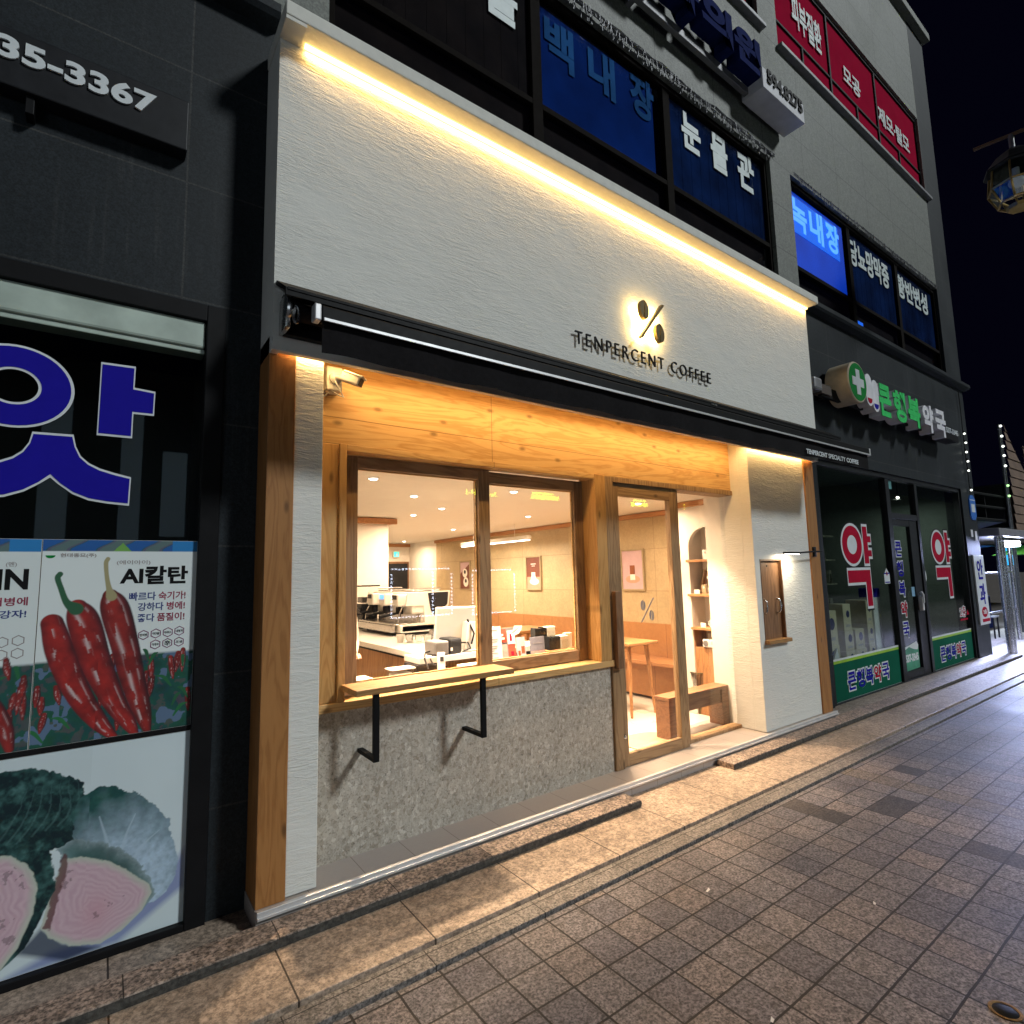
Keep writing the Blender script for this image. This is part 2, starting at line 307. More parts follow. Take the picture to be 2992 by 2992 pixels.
# ------------------------------------------------------------------ geometry helpers
class MB:
    def __init__(s): s.v = []; s.f = []; s.smooth = []
    def add(s, vs, fs, smooth=False):
        o = len(s.v); s.v += [tuple(x) for x in vs]; s.f += [tuple(i+o for i in f) for f in fs]; s.smooth += [smooth]*len(fs); return s
    def box(s, x0, x1, y0, y1, z0, z1, bev=0, mtx=None):
        x0, x1 = min(x0, x1), max(x0, x1); y0, y1 = min(y0, y1), max(y0, y1); z0, z1 = min(z0, z1), max(z0, z1)
        vs = [(x0, y0, z0), (x1, y0, z0), (x1, y1, z0), (x0, y1, z0), (x0, y0, z1), (x1, y0, z1), (x1, y1, z1), (x0, y1, z1)]
        fs = [(0, 3, 2, 1), (4, 5, 6, 7), (0, 1, 5, 4), (1, 2, 6, 5), (2, 3, 7, 6), (3, 0, 4, 7)]
        if bev > 0:
            bm = bmesh.new(); bv = [bm.verts.new(v) for v in vs]; [bm.faces.new([bv[i] for i in f]) for f in fs]
            bmesh.ops.bevel(bm, geom=list(bm.edges), offset=min(bev, .45*min(x1-x0, y1-y0, z1-z0)), segments=2, profile=.5, affect='EDGES')
            bm.verts.ensure_lookup_table(); bm.verts.index_update()
            vs = [v.co[:] for v in bm.verts]; fs = [[v.index for v in f.verts] for f in bm.faces]; bm.free()
        if mtx: vs = [(mtx @ Vector(v))[:] for v in vs]
        return s.add(vs, fs)
    def tube(s, pts, r, n=8, caps=True):
        P = [Vector(p) for p in pts]; vs = []; fs = []
        rs = r if isinstance(r, (list, tuple)) else [r]*len(P)
        up = None
        for i, p in enumerate(P):
            d = (P[min(i+1, len(P)-1)]-P[max(i-1, 0)]).normalized()
            if up is None: up = d.orthogonal().normalized()
            up = (up-d*up.dot(d)).normalized(); sd_ = d.cross(up)
            for k in range(n):
                a = 2*math.pi*k/n; vs.append((p+(up*math.cos(a)+sd_*math.sin(a))*rs[i])[:])
        for i in range(len(P)-1):
            for k in range(n): fs.append((i*n+k, i*n+(k+1) % n, (i+1)*n+(k+1) % n, (i+1)*n+k))
        if caps: fs += [tuple(range(n-1, -1, -1)), tuple((len(P)-1)*n+k for k in range(n))]
        return s.add(vs, fs, True)
    def lathe(s, prof, c=(0, 0, 0), n=24, mtx=None, caps=True):
        vs = []; fs = []
        for r, z in prof:
            for k in range(n):
                a = 2*math.pi*k/n; v = Vector((r*math.cos(a), r*math.sin(a), z))
                if mtx: v = mtx @ v
                vs.append((v.x+c[0], v.y+c[1], v.z+c[2]))
        for i in range(len(prof)-1):
            for k in range(n): fs.append((i*n+k, i*n+(k+1) % n, (i+1)*n+(k+1) % n, (i+1)*n+k))
        if caps: fs += [tuple(range(n-1, -1, -1)), tuple((len(prof)-1)*n+k for k in range(n))]
        return s.add(vs, fs, n > 10)
    def prism(s, poly, y0, y1):
        """outline in (x,z) extruded in y"""
        n = len(poly); a = sum(poly[i][0]*poly[(i+1) % n][1]-poly[(i+1) % n][0]*poly[i][1] for i in range(n))
        if a < 0: poly = poly[::-1]
        vs = [(x, y0, z) for x, z in poly]+[(x, y1, z) for x, z in poly]
        fs = [tuple(range(n)), tuple(range(2*n-1, n-1, -1))]+[(i, n+i, n+(i+1) % n, (i+1) % n) for i in range(n)]
        return s.add(vs, fs)
    def prismx(s, poly, x0, x1):
        """outline in (y,z) extruded in x"""
        n = len(poly); vs = [(x0, y, z) for y, z in poly]+[(x1, y, z) for y, z in poly]
        fs = [tuple(range(n)), tuple(range(2*n-1, n-1, -1))]+[(i, n+i, n+(i+1) % n, (i+1) % n) for i in range(n)]
        return s.add(vs, fs)
    def sphere(s, c, r, n=12, sc3=(1, 1, 1)):
        prof = [(max(1e-4, r*math.sin(math.pi*i/(n//1)))*1, -r*math.cos(math.pi*i/n)) for i in range(n+1)]
        vs = []; fs = []
        for q, z in prof:
            for k in range(n): a = 2*math.pi*k/n; vs.append((c[0]+q*math.cos(a)*sc3[0], c[1]+q*math.sin(a)*sc3[1], c[2]+z*sc3[2]))
        for i in range(n):
            for k in range(n): fs.append((i*n+k, i*n+(k+1) % n, (i+1)*n+(k+1) % n, (i+1)*n+k))
        return s.add(vs, fs, True)
    def slab(s, x0, x1, z0, z1, y0, y1, holes=()):
        """wall panel in the xz plane, y0 front .. y1 back, with rectangular openings"""
        xs = sorted({x0, x1, *[min(max(h[i], x0), x1) for h in holes for i in (0, 1)]}); zs = sorted({z0, z1, *[min(max(h[i], z0), z1) for h in holes for i in (2, 3)]})
        def solid(i, j):
            if i < 0 or j < 0 or i >= len(xs)-1 or j >= len(zs)-1: return False
            cx, cz = (xs[i]+xs[i+1])/2, (zs[j]+zs[j+1])/2
            return not any(h[0] < cx < h[1] and h[2] < cz < h[3] for h in holes)
        for i in range(len(xs)-1):
            for j in range(len(zs)-1):
                if not solid(i, j): continue
                a, b_, c, d = xs[i], xs[i+1], zs[j], zs[j+1]
                s.add([(a, y0, c), (b_, y0, c), (b_, y0, d), (a, y0, d)], [(0, 1, 2, 3)]); s.add([(a, y1, c), (b_, y1, c), (b_, y1, d), (a, y1, d)], [(3, 2, 1, 0)])
                if not solid(i-1, j): s.add([(a, y0, c), (a, y1, c), (a, y1, d), (a, y0, d)], [(3, 2, 1, 0)])
                if not solid(i+1, j): s.add([(b_, y0, c), (b_, y1, c), (b_, y1, d), (b_, y0, d)], [(0, 1, 2, 3)])
                if not solid(i, j-1): s.add([(a, y0, c), (b_, y0, c), (b_, y1, c), (a, y1, c)], [(3, 2, 1, 0)])
                if not solid(i, j+1): s.add([(a, y0, d), (b_, y0, d), (b_, y1, d), (a, y1, d)], [(0, 1, 2, 3)])
        return s
    def frame(s, x0, x1, z0, z1, y0, y1, wl, wr, wb, wt, bev=.004):
        s.box(x0, x0+wl, y0, y1, z0, z1, bev); s.box(x1-wr, x1, y0, y1, z0, z1, bev)
        s.box(x0+wl, x1-wr, y0+.001, y1-.001, z0, z0+wb, bev); s.box(x0+wl, x1-wr, y0+.001, y1-.001, z1-wt, z1, bev); return s
    def text(s, t, x0, x1, z0, z1, y, depth=.002, bold=.02, pad=0, mtx=None, res=4, space=1):
        cu = bpy.data.curves.new('lettering', 'FONT'); cu.body = t; cu.size = 1; cu.offset = bold; cu.resolution_u = res; cu.extrude = .5; cu.space_character = space
        o = bpy.data.objects.new('lettering', cu); COL.objects.link(o)
        dg = bpy.context.evaluated_depsgraph_get(); dg.update()
        me = bpy.data.meshes.new_from_object(o.evaluated_get(dg))
        co = np.array([v.co[:] for v in me.vertices]); fs = [tuple(p.vertices) for p in me.polygons]
        bpy.data.objects.remove(o); bpy.data.curves.remove(cu); bpy.data.meshes.remove(me)
        if not len(co): return s
        lo, hi = co.min(0), co.max(0); x0 -= pad; x1 += pad; z0 -= pad; z1 += pad
        X = x0+(co[:, 0]-lo[0])/max(1e-6, hi[0]-lo[0])*(x1-x0); Z_ = z0+(co[:, 1]-lo[1])/max(1e-6, hi[1]-lo[1])*(z1-z0)
        Y = np.where(co[:, 2] > 0, y-depth, y)
        vs = list(zip(X.tolist(), Y.tolist(), Z_.tolist()))
        if mtx: vs = [(mtx @ Vector(v))[:] for v in vs]
        return s.add(vs, fs)
def rootloc(o):
    v = Vector((0, 0, 0))
    while o: v += o.location; o = o.parent
    return v
def obj(name, mb, mat, parent=None, loc=None):
    me = bpy.data.meshes.new(name)
    base = rootloc(parent) if parent else Vector(loc) if loc else Vector((0, 0, 0))
    me.from_pydata([(x-base.x, y-base.y, z-base.z) for x, y, z in mb.v], [], mb.f)
    if any(mb.smooth):
        me.polygons.foreach_set('use_smooth', mb.smooth)
        try: me.set_sharp_from_angle(angle=R(40))
        except Exception: pass
    me.update(); o = bpy.data.objects.new(name, me); COL.objects.link(o)
    me.materials.append(M[mat] if isinstance(mat, str) else mat)
    if parent: o.parent = parent
    else: o.location = base
    return o
def tag(o, label, cat, group=None, kind=None):
    o['label'] = label; o['category'] = cat
    if group: o['group'] = group
    if kind: o['kind'] = kind
    return o
def thing(name, label, cat, loc=(0, 0, 0), group=None):
    o = bpy.data.objects.new(name, None); o.location = loc; o.empty_display_size = .1; COL.objects.link(o); return tag(o, label, cat, group)
def one(name, mb, mat, label, cat, group=None):
    return tag(obj(name, mb, mat), label, cat, group)
def struct(name, mb, mat):
    o = obj(name, mb, mat); o['kind'] = 'structure'; return o
def copy_thing(o, loc, label=None):
    def cp(a, par):
        c = a.copy(); COL.objects.link(c)
        if par: c.parent = par
        for ch in list(a.children): cp(ch, c)
        return c
    r = cp(o, None); r.location = loc
    if label: r['label'] = label
    return r
def area(name, loc, size, power, col, direction, parent=None, spread=180, shape='RECTANGLE'):
    ld = bpy.data.lights.new(name, 'AREA'); ld.shape = shape; ld.size = size[0]
    if shape in ('RECTANGLE', 'ELLIPSE'): ld.size_y = size[1]
    ld.energy = power; ld.color = col; ld.spread = R(spread)
    o = bpy.data.objects.new(name, ld); COL.objects.link(o); base = rootloc(parent) if parent else Vector((0, 0, 0))
    o.location = Vector(loc)-base; o.rotation_euler = Vector(direction).to_track_quat('-Z', 'Y' if abs(direction[1]) < .9 else 'Z').to_euler()
    if parent: o.parent = parent
    return o

# ================================================================== GROUND
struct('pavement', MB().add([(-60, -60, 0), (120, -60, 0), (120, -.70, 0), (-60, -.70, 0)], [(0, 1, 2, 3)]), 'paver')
mb = MB(); mb.box(-12, 12.0, -.684, -.571, -.05, .012, .003); struct('kerb_strip', mb, 'gdrain')
mb = MB(); mb.box(-12, 12.0, -.553, .6, -.05, .022, .004); struct('granite_step', mb, 'gstep')
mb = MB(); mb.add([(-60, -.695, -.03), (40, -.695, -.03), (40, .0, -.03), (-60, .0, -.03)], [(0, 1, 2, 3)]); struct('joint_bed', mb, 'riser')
mb = MB(); mb.add([(12.0, -.70, .002), (120, -.70, .002), (120, 80, .002), (12.0, 80, .002)], [(0, 1, 2, 3)]); struct('side_street_ground', mb, 'gdrain')
# raised rough kerbs either side of the shop doorway
def kerb(name, x0, x1):
    b = MB(); b.box(x0, x1, -.205, -.058, .02, .064, .004); o = struct(name, b, 'gkerb')
    b = MB(); n = int((x1-x0)/.03); vs = []; fs = []
    for i in range(n+1):
        x = x0+(x1-x0)*i/n
        for z, d in ((.024, 0), (.044, 1), (.060, 0)):
            vs.append((x, -.207-(.010*random.random() if d else .002), z))
    for i in range(n):
        for k in (0, 1): fs.append((i*3+k, (i+1)*3+k, (i+1)*3+k+1, i*3+k+1))
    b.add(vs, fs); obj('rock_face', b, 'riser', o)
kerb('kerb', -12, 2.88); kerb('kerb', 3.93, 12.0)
mb = MB(); mb.box(.60, 5.985, -.04, .6, .02, .10, .002); struct('shop_step', mb, 'shoptile')

# ================================================================== BUILDING (facade plane y = .19)
G = .19
bld = thing('building', 'tall corner building with dark granite ground floor and pale granite upper floors', 'building', (-8, 0, 0))
mb = MB(); mb.slab(-8, 12.1, 0, 4.56, G, .42, [(-2.2, .44, .0, 2.885), (.66, 5.95, 0, 4.2), (6.46, 11.42, .0, 2.77)]); obj('granite_wall', mb, 'dgran', bld)
mb = MB(); mb.slab(-8, 11.37, 4.69, 11.4, G, .42, [(.93, 6.0, 4.72, 6.25), (6.46, 11.38, 4.72, 6.25), (-3, 6.0, 7.97, 9.45), (6.44, 11.36, 7.95, 9.45)]); obj('upper_wall', mb, 'lgran', bld)
mb = MB(); mb.box(11.37, 12.1, G-.004, .42, 4.69, 11.4, .004); mb.box(12.08, 12.1, .42, 14, 0, 11.4); obj('corner_wall', mb, 'dgran', bld)
for lx0, lx1 in ((-8, .64), (6.0, 12.18)):
    mb = MB(); mb.prismx([(G, 4.56), (.11, 4.575), (.09, 4.60), (.09, 4.65), (.13, 4.69), (G, 4.69)], lx0, lx1); obj('ledge', mb, 'dgran', bld)
mb = MB(); mb.box(-8, 12.2, .08, .5, 11.40, 11.55, .01); obj('cornice', mb, 'lgran', bld)
mb = MB(); mb.box(-8, 12.08, .5, 14, 11.3, 11.4); mb.box(-8, 12.08, 13.9, 14, 0, 11.3); mb.box(-8, -7.9, .42, 13.9, 0, 11.3); mb.box(-7.9, 12.08, .42, 13.9, 4.45, 4.55); mb.box(-7.9, 12.08, .42, 13.9, 7.2, 7.3); obj('roof_slab', mb, 'dark', bld)
for sx0, sx1, sz in ((-3, 6.05, 7.93), (6.40, 11.45, 7.91)):
    mb = MB(); mb.box(sx0, sx1, .12, .3, sz-.02, sz+.03, .006); obj('window_sill', mb, 'grey', bld)
# second-floor windows
def upwin(x0, x1, z0, z1, mull, trans, ybk=.36):
    f = MB(); f.frame(x0, x1, z0, z1, .235, .30, .05, .05, .05, .07)
    for mx in mull: f.box(mx-.05, mx+.05, .236, .299, z0+.05, z1-.07, .004)
    for (a, b_, z) in trans: f.box(a, b_, .238, .297, z-.025, z+.025, .003)
    fr = obj('window', f, 'ublack', bld)
    g = MB(); g.box(x0+.04, x1-.04, .262, .266, z0+.04, z1-.06); obj('glass', g, 'glassup', fr)
    return fr
wa = upwin(.93, 6.0, 4.72, 6.25, (2.57, 4.19), ((.98, 2.52, 5.18), (2.62, 4.14, 5.18), (4.24, 5.95, 5.18)))
mb = MB(); mb.box(.98, 5.95, .31, .33, 4.77, 5.16); obj('spandrel_panel', mb, 'brown', wa)
mb = MB(); mb.box(2.62, 4.02, .270, .276, 5.21, 6.12); obj('blue_film', mb, 'bluedim', wa)
mb = MB()
for i in range(22): 
    x = 4.28+i*.078; mb.box(x, x+.0775, .274+.002*(i % 2), .28+.002*(i % 2), 5.2, 6.17)
obj('blind', mb, 'blind', wa)
mb = MB()
for i in range(20):
    x = .99+i*.079; mb.box(x, x+.0785, .274+.002*(i % 2), .28+.002*(i % 2), 5.2, 6.17)
obj('dark_blind', mb, 'brown', wa)
wb = upwin(6.46, 11.38, 4.72, 6.25, (8.08, 9.72), ((6.51, 8.03, 5.12), (8.13, 9.67, 5.12), (9.77, 11.33, 5.12)))
mb = MB(); mb.box(6.51, 11.33, .33, .35, 4.76, 5.1); obj('spandrel_panel', mb, 'brown', wb)
mb = MB(); mb.box(6.52, 7.98, .276, .284, 5.15, 6.16); obj('lit_blue_film', mb, 'bluelit', wb)
mb = MB(); mb.box(6.54, 7.84, .269, .2755, 5.62, 6.10, .001); obj('lit_sign_panel', mb, 'bluelit2', wb)
mb = MB(); mb.box(8.12, 8.48, .305, .32, 4.80, 4.93); mb.box(8.12, 8.48, .305, .32, 4.78, 4.795); obj('blue_lamp', mb, 'bluelit2', wb)
mb = MB()
for i in range(40):
    x = 8.15+i*.079; mb.box(x, x+.0785, .274+.002*(i % 2), .28+.002*(i % 2), 5.15, 6.17)
obj('blind', mb, 'blind', wb)
# third-floor windows with red film
for (x0, x1, mull, sub) in ((-3, 6.0, (-1.4, .2, 1.8, 3.4, 4.9), ()), (6.44, 11.36, (8.0, 9.62), (7.19, 8.84, 10.42))):
    f = MB(); f.frame(x0, x1, 7.96, 9.45, .225, .29, .025, .025, .03, .05)
    for mx in mull: f.box(mx-.02, mx+.02, .226, .289, 7.99, 9.40, .003)
    xs = [x0]+list(mull)+[x1]
    for a, b_ in zip(xs[:-1], xs[1:]): f.box(a+.03, b_-.03, .228, .287, 8.40, 8.43, .003)
    for mx in sub: f.box(mx-.018, mx+.018, .228, .287, 7.99, 8.40, .003)
    fr = obj('window', f, 'black', bld)
    g = MB(); g.box(x0+.02, x1-.02 if x1 > 7 else 5.86, .25, .262, 7.98, 9.41); obj('red_film', g, 'red', fr)
# window lettering on the upper floors (each a vinyl word on its pane)
def vinyl(name, mbs, label, parent_mat, group=None):
    return one(name, mbs, parent_mat, label, 'window lettering', group)
y3 = .232
vinyl('window_lettering', MB().text('피부질환', 6.98, 7.80, 8.63, 9.12, y3, bold=.03), 'white skin disease lettering on the red third-floor window nearest the cafe', 'palev', 'lettering on upper windows')
vinyl('window_lettering', MB().text('모공', 8.45, 9.02, 8.61, 8.90, y3, bold=.03), 'short two-syllable white lettering on the middle red window pane', 'palev', 'lettering on upper windows')
vinyl('window_lettering', MB().text('제모·탈모', 9.66, 10.94, 8.57, 8.89, y3, bold=.03), 'long white lettering with a dot on the far red window pane', 'palev', 'lettering on upper windows')
y2 = .2615
mb = MB(); mb.text('눈', 4.45, 4.76, 5.73, 6.13, y2, bold=.04); mb.text('물', 4.94, 5.24, 5.72, 6.14, y2, bold=.04); mb.text('관', 5.43, 5.76, 5.72, 6.16, y2, bold=.04)
vinyl('window_lettering', mb, 'three big white syllables on the dark blue window above the white fascia end', 'palev', 'lettering on upper windows')
mb = MB(); mb.text('을', 2.10, 2.41, 5.73, 6.13, y2, bold=.04)
vinyl('window_lettering', mb, 'single white syllable on the dark brown window at the top edge of view', 'palev', 'lettering on upper windows')
mb = MB(); mb.text('백', 2.68, 3.0, 5.66, 6.07, y2, bold=.035); mb.text('내', 3.17, 3.5, 5.68, 6.1, y2, bold=.035); mb.text('장', 3.70, 4.03, 5.72, 6.14, y2, bold=.035)
vinyl('window_lettering', mb, 'dim blue lettering on the unlit blue window above the coping', 'bluedim2', 'lettering on upper windows')
mb = MB(); mb.text('녹', 6.57, 6.95, 5.66, 6.07, y2, bold=.035); mb.text('내', 7.02, 7.38, 5.66, 6.09, y2, bold=.035); mb.text('장', 7.46, 7.83, 5.67, 6.09, y2, bold=.035)
vinyl('window_lettering', mb, 'glowing pale blue lettering on the lit blue window', 'bluelit3', 'lettering on upper windows')
vinyl('window_lettering', MB().text('당뇨망막증', 8.14, 9.47, 5.69, 6.09, y2, bold=.035), 'five white syllables on the dark window beside the lit blue window', 'palev', 'lettering on upper windows')
vinyl('window_lettering', MB().text('황반변성', 9.77, 11.06, 5.70, 6.08, y2, bold=.035), 'four white syllables on the dark window nearest the building corner', 'palev', 'lettering on upper windows')
# clinic sign: big blue channel letters on a rail, phone number box
cs = thing('clinic_sign', 'dark blue three-dimensional clinic letters on a rail between second and third floors', 'sign', (4.6, .1, 6.7))
for t, a, b_ in (('안', 3.30, 3.82), ('과', 3.85, 4.36), ('의', 4.40, 4.92), ('원', 4.95, 5.46)):
    mb = MB(); mb.text(t, a, b_, 6.74, 7.15, .07, .15, .05); obj('raised_letter', mb, 'bluesign', cs)
mb = MB(); mb.box(3.2, 6.2, .07, .12, 6.66, 6.74, .004); mb.box(3.6, 3.66, .12, G, 6.67, 6.73); mb.box(5.6, 5.66, .12, G, 6.67, 6.73); obj('rail', mb, 'grey', cs)
mb = MB(); mb.box(5.42, 6.30, -.10, .15, 6.62, 6.86, .006); ph = obj('number_box', mb, 'signwhite', cs)
mb = MB(); mb.text('594.8275', 5.50, 6.25, 6.70, 6.87, -.102, .012, .03); obj('number_lettering', mb, 'black', ph)
# icicle lamp string hung along the second-floor lintel
mb = MB()
for i in range(330):
    x = random.uniform(2.6, 6.0); d = random.uniform(.02, .10); y = random.uniform(.13, .185); mb.tube([(x, y, 6.27), (x+random.uniform(-.02, .02), y, 6.27-d)], .0035, 4)
for i in range(12): mb.tube([(2.6+j*.285, .15+random.uniform(-.02, .02), 6.25+random.uniform(-.015, .03)) for j in range(13)], .004, 5)
one('fairy_light_string', mb, 'grey', 'tangled unlit fairy light string along the lintel above the blue windows', 'string lights', 'fairy lights on the upper lintels')
mb = MB()
for i in range(150):
    x = random.uniform(6.5, 11.3); y = random.uniform(.15, .185); mb.tube([(x, y, 6.27), (x, y, 6.22-random.random()*.04)], .004, 4)
for i in range(5): mb.tube([(6.5+j*.48, .16, 6.25+random.uniform(-.012, .02)) for j in range(11)], .004, 5)
one('fairy_light_string', mb, 'grey', 'thin unlit fairy light string along the lintel over the lit blue window', 'string lights', 'fairy lights on the upper lintels')

# ================================================================== CAFE SHOPFRONT
shop = thing('cafe_shopfront', 'white stucco cafe front with fir boards, hidden strip lights and timber windows', 'shopfront', (3.3, 0, .1))
mb = MB(); mb.slab(.603, 5.985, 2.63, 4.30, -.07, -.035); mb.box(.603, .64, -.035, G-.002, 2.63, 4.30); mb.box(5.95, 5.985, -.035, G-.002, 2.63, 4.30); fas = obj('fascia', mb, 'stucco', shop)
mb = MB(); mb.box(.598, 5.992, -.205, G-.003, 4.305, 4.385, .006); mb.box(.60, .70, -.2, -.07, 4.285, 4.305); obj('coping', mb, 'coping', shop)
mb = MB(); mb.box(.72, 5.975, -.098, -.075, 4.288, 4.303); obj('led_strip', mb, 'led', shop)
area('coping_led', (3.35, -.088, 4.283), (5.24, .02), 17, (1, .58, .18), (0, .35, -1), shop, 150)
mb = MB(); mb.box(.605, 5.98, -.033, .40, 2.72, 2.745); obj('soffit', mb, 'fir', shop)
mb = MB(); mb.box(.66, 5.90, -.032, -.012, 2.69, 2.70); obj('soffit_led_strip', mb, 'led2', shop)
area('soffit_led', (3.3, -.020, 2.683), (5.2, .018), 19, (1, .62, .24), (0, .3, -1), shop, 150)
mb = MB(); mb.box(.603, .729, -.012, G, .10, 2.72, .003); obj('post', mb, 'firv', shop)
mb = MB(); mb.box(5.777, 5.972, -.012, G, .10, 2.72, .003); obj('post', mb, 'firv', shop)
mb = MB(); mb.box(.729, .871, .0, .32, .105, 2.72, .004); obj('pier', mb, 'stucco', shop)
mb = MB(); mb.slab(4.76, 5.777, .105, 2.72, .0, .10, [(4.845, 5.213, .885, 1.618)]); mb.box(4.76, 5.777, .102, .32, .105, 2.72); obj('pier', mb, 'stucco', shop)
mb = MB(); mb.slab(.871, 4.76, .10, 2.72, G, .33, [(1.02, 2.955, .885, 2.268), (3.06, 4.87, .10, 2.268), (.8, 3.07, .0, .885)]); obj('board_wall', mb, 'fir', shop)
mb = MB(); mb.box(.871, 3.06, G, .33, .10, .84); obj('stone_panel', mb, 'terrazzo', shop)
mb = MB(); mb.box(.871, 3.085, .165, .33, .842, .887, .004); obj('sill_board', mb, 'fir', shop)
for bx in ((1.018, 1.057, .168, .26, .888, 2.27), (2.95, 3.058, .166, .34, .888, 2.27), (.871, 1.016, .186, .25, .888, 2.266)):
    mb = MB(); mb.box(*bx, .003); obj('window_casing', mb, 'casing', shop)
mb = MB(); mb.box(1.057, 2.95, .169, .26, 2.232, 2.269, .003); obj('head_casing', mb, 'fir', shop)
def sash(x0, x1, y0, y1, l_, r_, b_, t_):
    s_ = bpy.data.objects.new('window_sash', None); COL.objects.link(s_); s_.parent = shop
    for xa, xb in ((x0, x0+l_), (x1-r_, x1)):
        f = MB(); f.box(xa, xb, y0, y1, .892, 2.23, .004); obj('stile', f, 'framev', s_)
    for za, zb in ((.892, .892+b_), (2.23-t_, 2.23)):
        f = MB(); f.box(x0+l_, x1-r_, y0+.001, y1-.001, za, zb, .003); obj('rail', f, 'frame', s_)
    g = MB(); yy = (y0+y1)/2; g.box(x0+l_-.01, x1-r_+.01, yy-.003, yy+.003, .892+b_-.01, 2.23-t_+.01); obj('glass', g, 'glass', s_)
    g = MB(); g.frame(x0+l_, x1-r_, .892+b_, 2.23-t_, yy+.006, yy+.02, .008, .008, .008, .008, .001); obj('bead', g, 'fir', s_)
sash(1.058, 2.062, .262, .302, .098, .088, .064, .068)
sash(1.985, 2.948, .306, .346, .085, .085, .075, .078)
# entrance: sliding leaf and fixed light
mb = MB(); mb.box(3.062, 3.150, .172, .33, .10, 2.266, .003); mb.box(3.15, 4.87, .175, .33, 2.224, 2.266, .003); mb.box(4.808, 4.87, .175, .33, .10, 2.224, .003); mb.box(3.955, 4.01, .232, .33, .10, 2.224, .003); mb.box(4.01, 4.808, .235, .33, .10, .128, .003); df = obj('door_frame', mb, 'framev', shop)
mb = MB(); mb.box(4.0, 4.82, .272, .278, .12, 2.23); obj('glass', mb, 'glass', df)
mb = MB(); mb.box(3.155, 3.217, .188, .226, .102, 2.222, .003); mb.box(3.842, 3.935, .188, .226, .102, 2.222, .003); lf = obj('door', mb, 'framev', shop)
for za, zb in ((.102, .190), (2.122, 2.222)):
    mb = MB(); mb.box(3.217, 3.842, .189, .225, za, zb, .003); obj('rail', mb, 'frame', lf)
mb = MB(); mb.box(3.205, 3.855, .204, .21, .18, 2.13); obj('glass', mb, 'glass', lf)
mb = MB(); mb.box(3.088, 3.150, .135, .185, .822, 1.388, .004); obj('handle', mb, 'darkwood', lf)
mb = MB(); mb.lathe([(.018, 0), (.018, .006), (.014, .012), (.006, .014)], (3.172, .188, .32), 20, Matrix.Rotation(R(90), 4, 'X')); obj('lock', mb, 'steel', lf)
def bean(mb, cx, cz, w_, h_, y, d, tilt=0):
    a = []
    for sgn in (1, -1):
        pts = []
        for i in range(17):
            t = math.pi*i/16; px, pz = sgn*w_/2*math.sin(t), h_/2*math.cos(t); pts.append((px, pz))
        for i in range(1, 16):
            t = math.pi*(16-i)/16; pz = h_/2*math.cos(t); px = .13*w_*math.sin(2*t)+sgn*.055*w_; pts.append((px, pz))
        c, s_ = math.cos(tilt), math.sin(tilt)
        mb.prism([(cx+c*x-s_*z, cz+s_*x+c*z) for x, z in pts], y-d, y)
def percent(mb, x0, z0, s_, y, d):
    """coffee-bean percent mark; s_ = height"""
    bean(mb, x0+.215*s_, z0+.70*s_, .30*s_, .46*s_, y, d, .12); bean(mb, x0+.74*s_, z0+.25*s_, .30*s_, .46*s_, y, d, .12)
    mb.prism([(x0+.03*s_, z0), (x0+.12*s_, z0), (x0+.95*s_, z0+1.0*s_), (x0+.86*s_, z0+1.0*s_)], y-d, y)
mb = MB(); percent(mb, 3.425, 1.135, .185, .2035, .0006); obj('percent_decal', mb, 'greyletter', lf)
mb = MB(); mb.box(.603, 5.985, -.052, -.030, .075, .107, .003); mb.box(.603, 5.985, -.062, -.052, .075, .088, .002); obj('aluminium_edging', mb, 'alu', shop)
# raised sign on the fascia
pm = thing('percent_sign', 'bronze coffee bean percent sign with a warm halo on the white fascia', 'sign', (3.3, -.07, 3.4))
mb = MB(); percent(mb, 3.165, 3.285, .325, -.125, .03); pc = obj('percent_mark', mb, 'gold', pm)
mb = MB(); bean(mb, 3.235, 3.512, .07, .11, -.122, .002); bean(mb, 3.405, 3.366, .07, .11, -.122, .002); mb.prism([(3.20, 3.30), (3.215, 3.30), (3.46, 3.6), (3.445, 3.6)], -.1235, -.1215); obj('halo_lamp', mb, emit('halo_lamp', (1, .68, .2), 1.0), pm)
for hx, hz in ((3.235, 3.512), (3.405, 3.366), (3.33, 3.44), (3.25, 3.36), (3.42, 3.53)):
    area('halo', (hx, -.119, hz), (.07, .07), 1.5, (1, .64, .18), (0, 1, 0), pm)
mb = MB(); mb.text('TENPERCENT COFFEE', 2.560, 4.123, 3.110, 3.203, -.088, .012, -.012, space=1.35); nm = one('sign_lettering', mb, 'black', 'thin black raised cafe name letters under the percent sign', 'sign')
for i in range(16):
    mb = MB(); mb.tube([(2.60+i*.1, -.088, 3.15), (2.60+i*.1, -.07, 3.15)], .0025, 5); obj('stand_off_pin', mb, 'steel', nm)

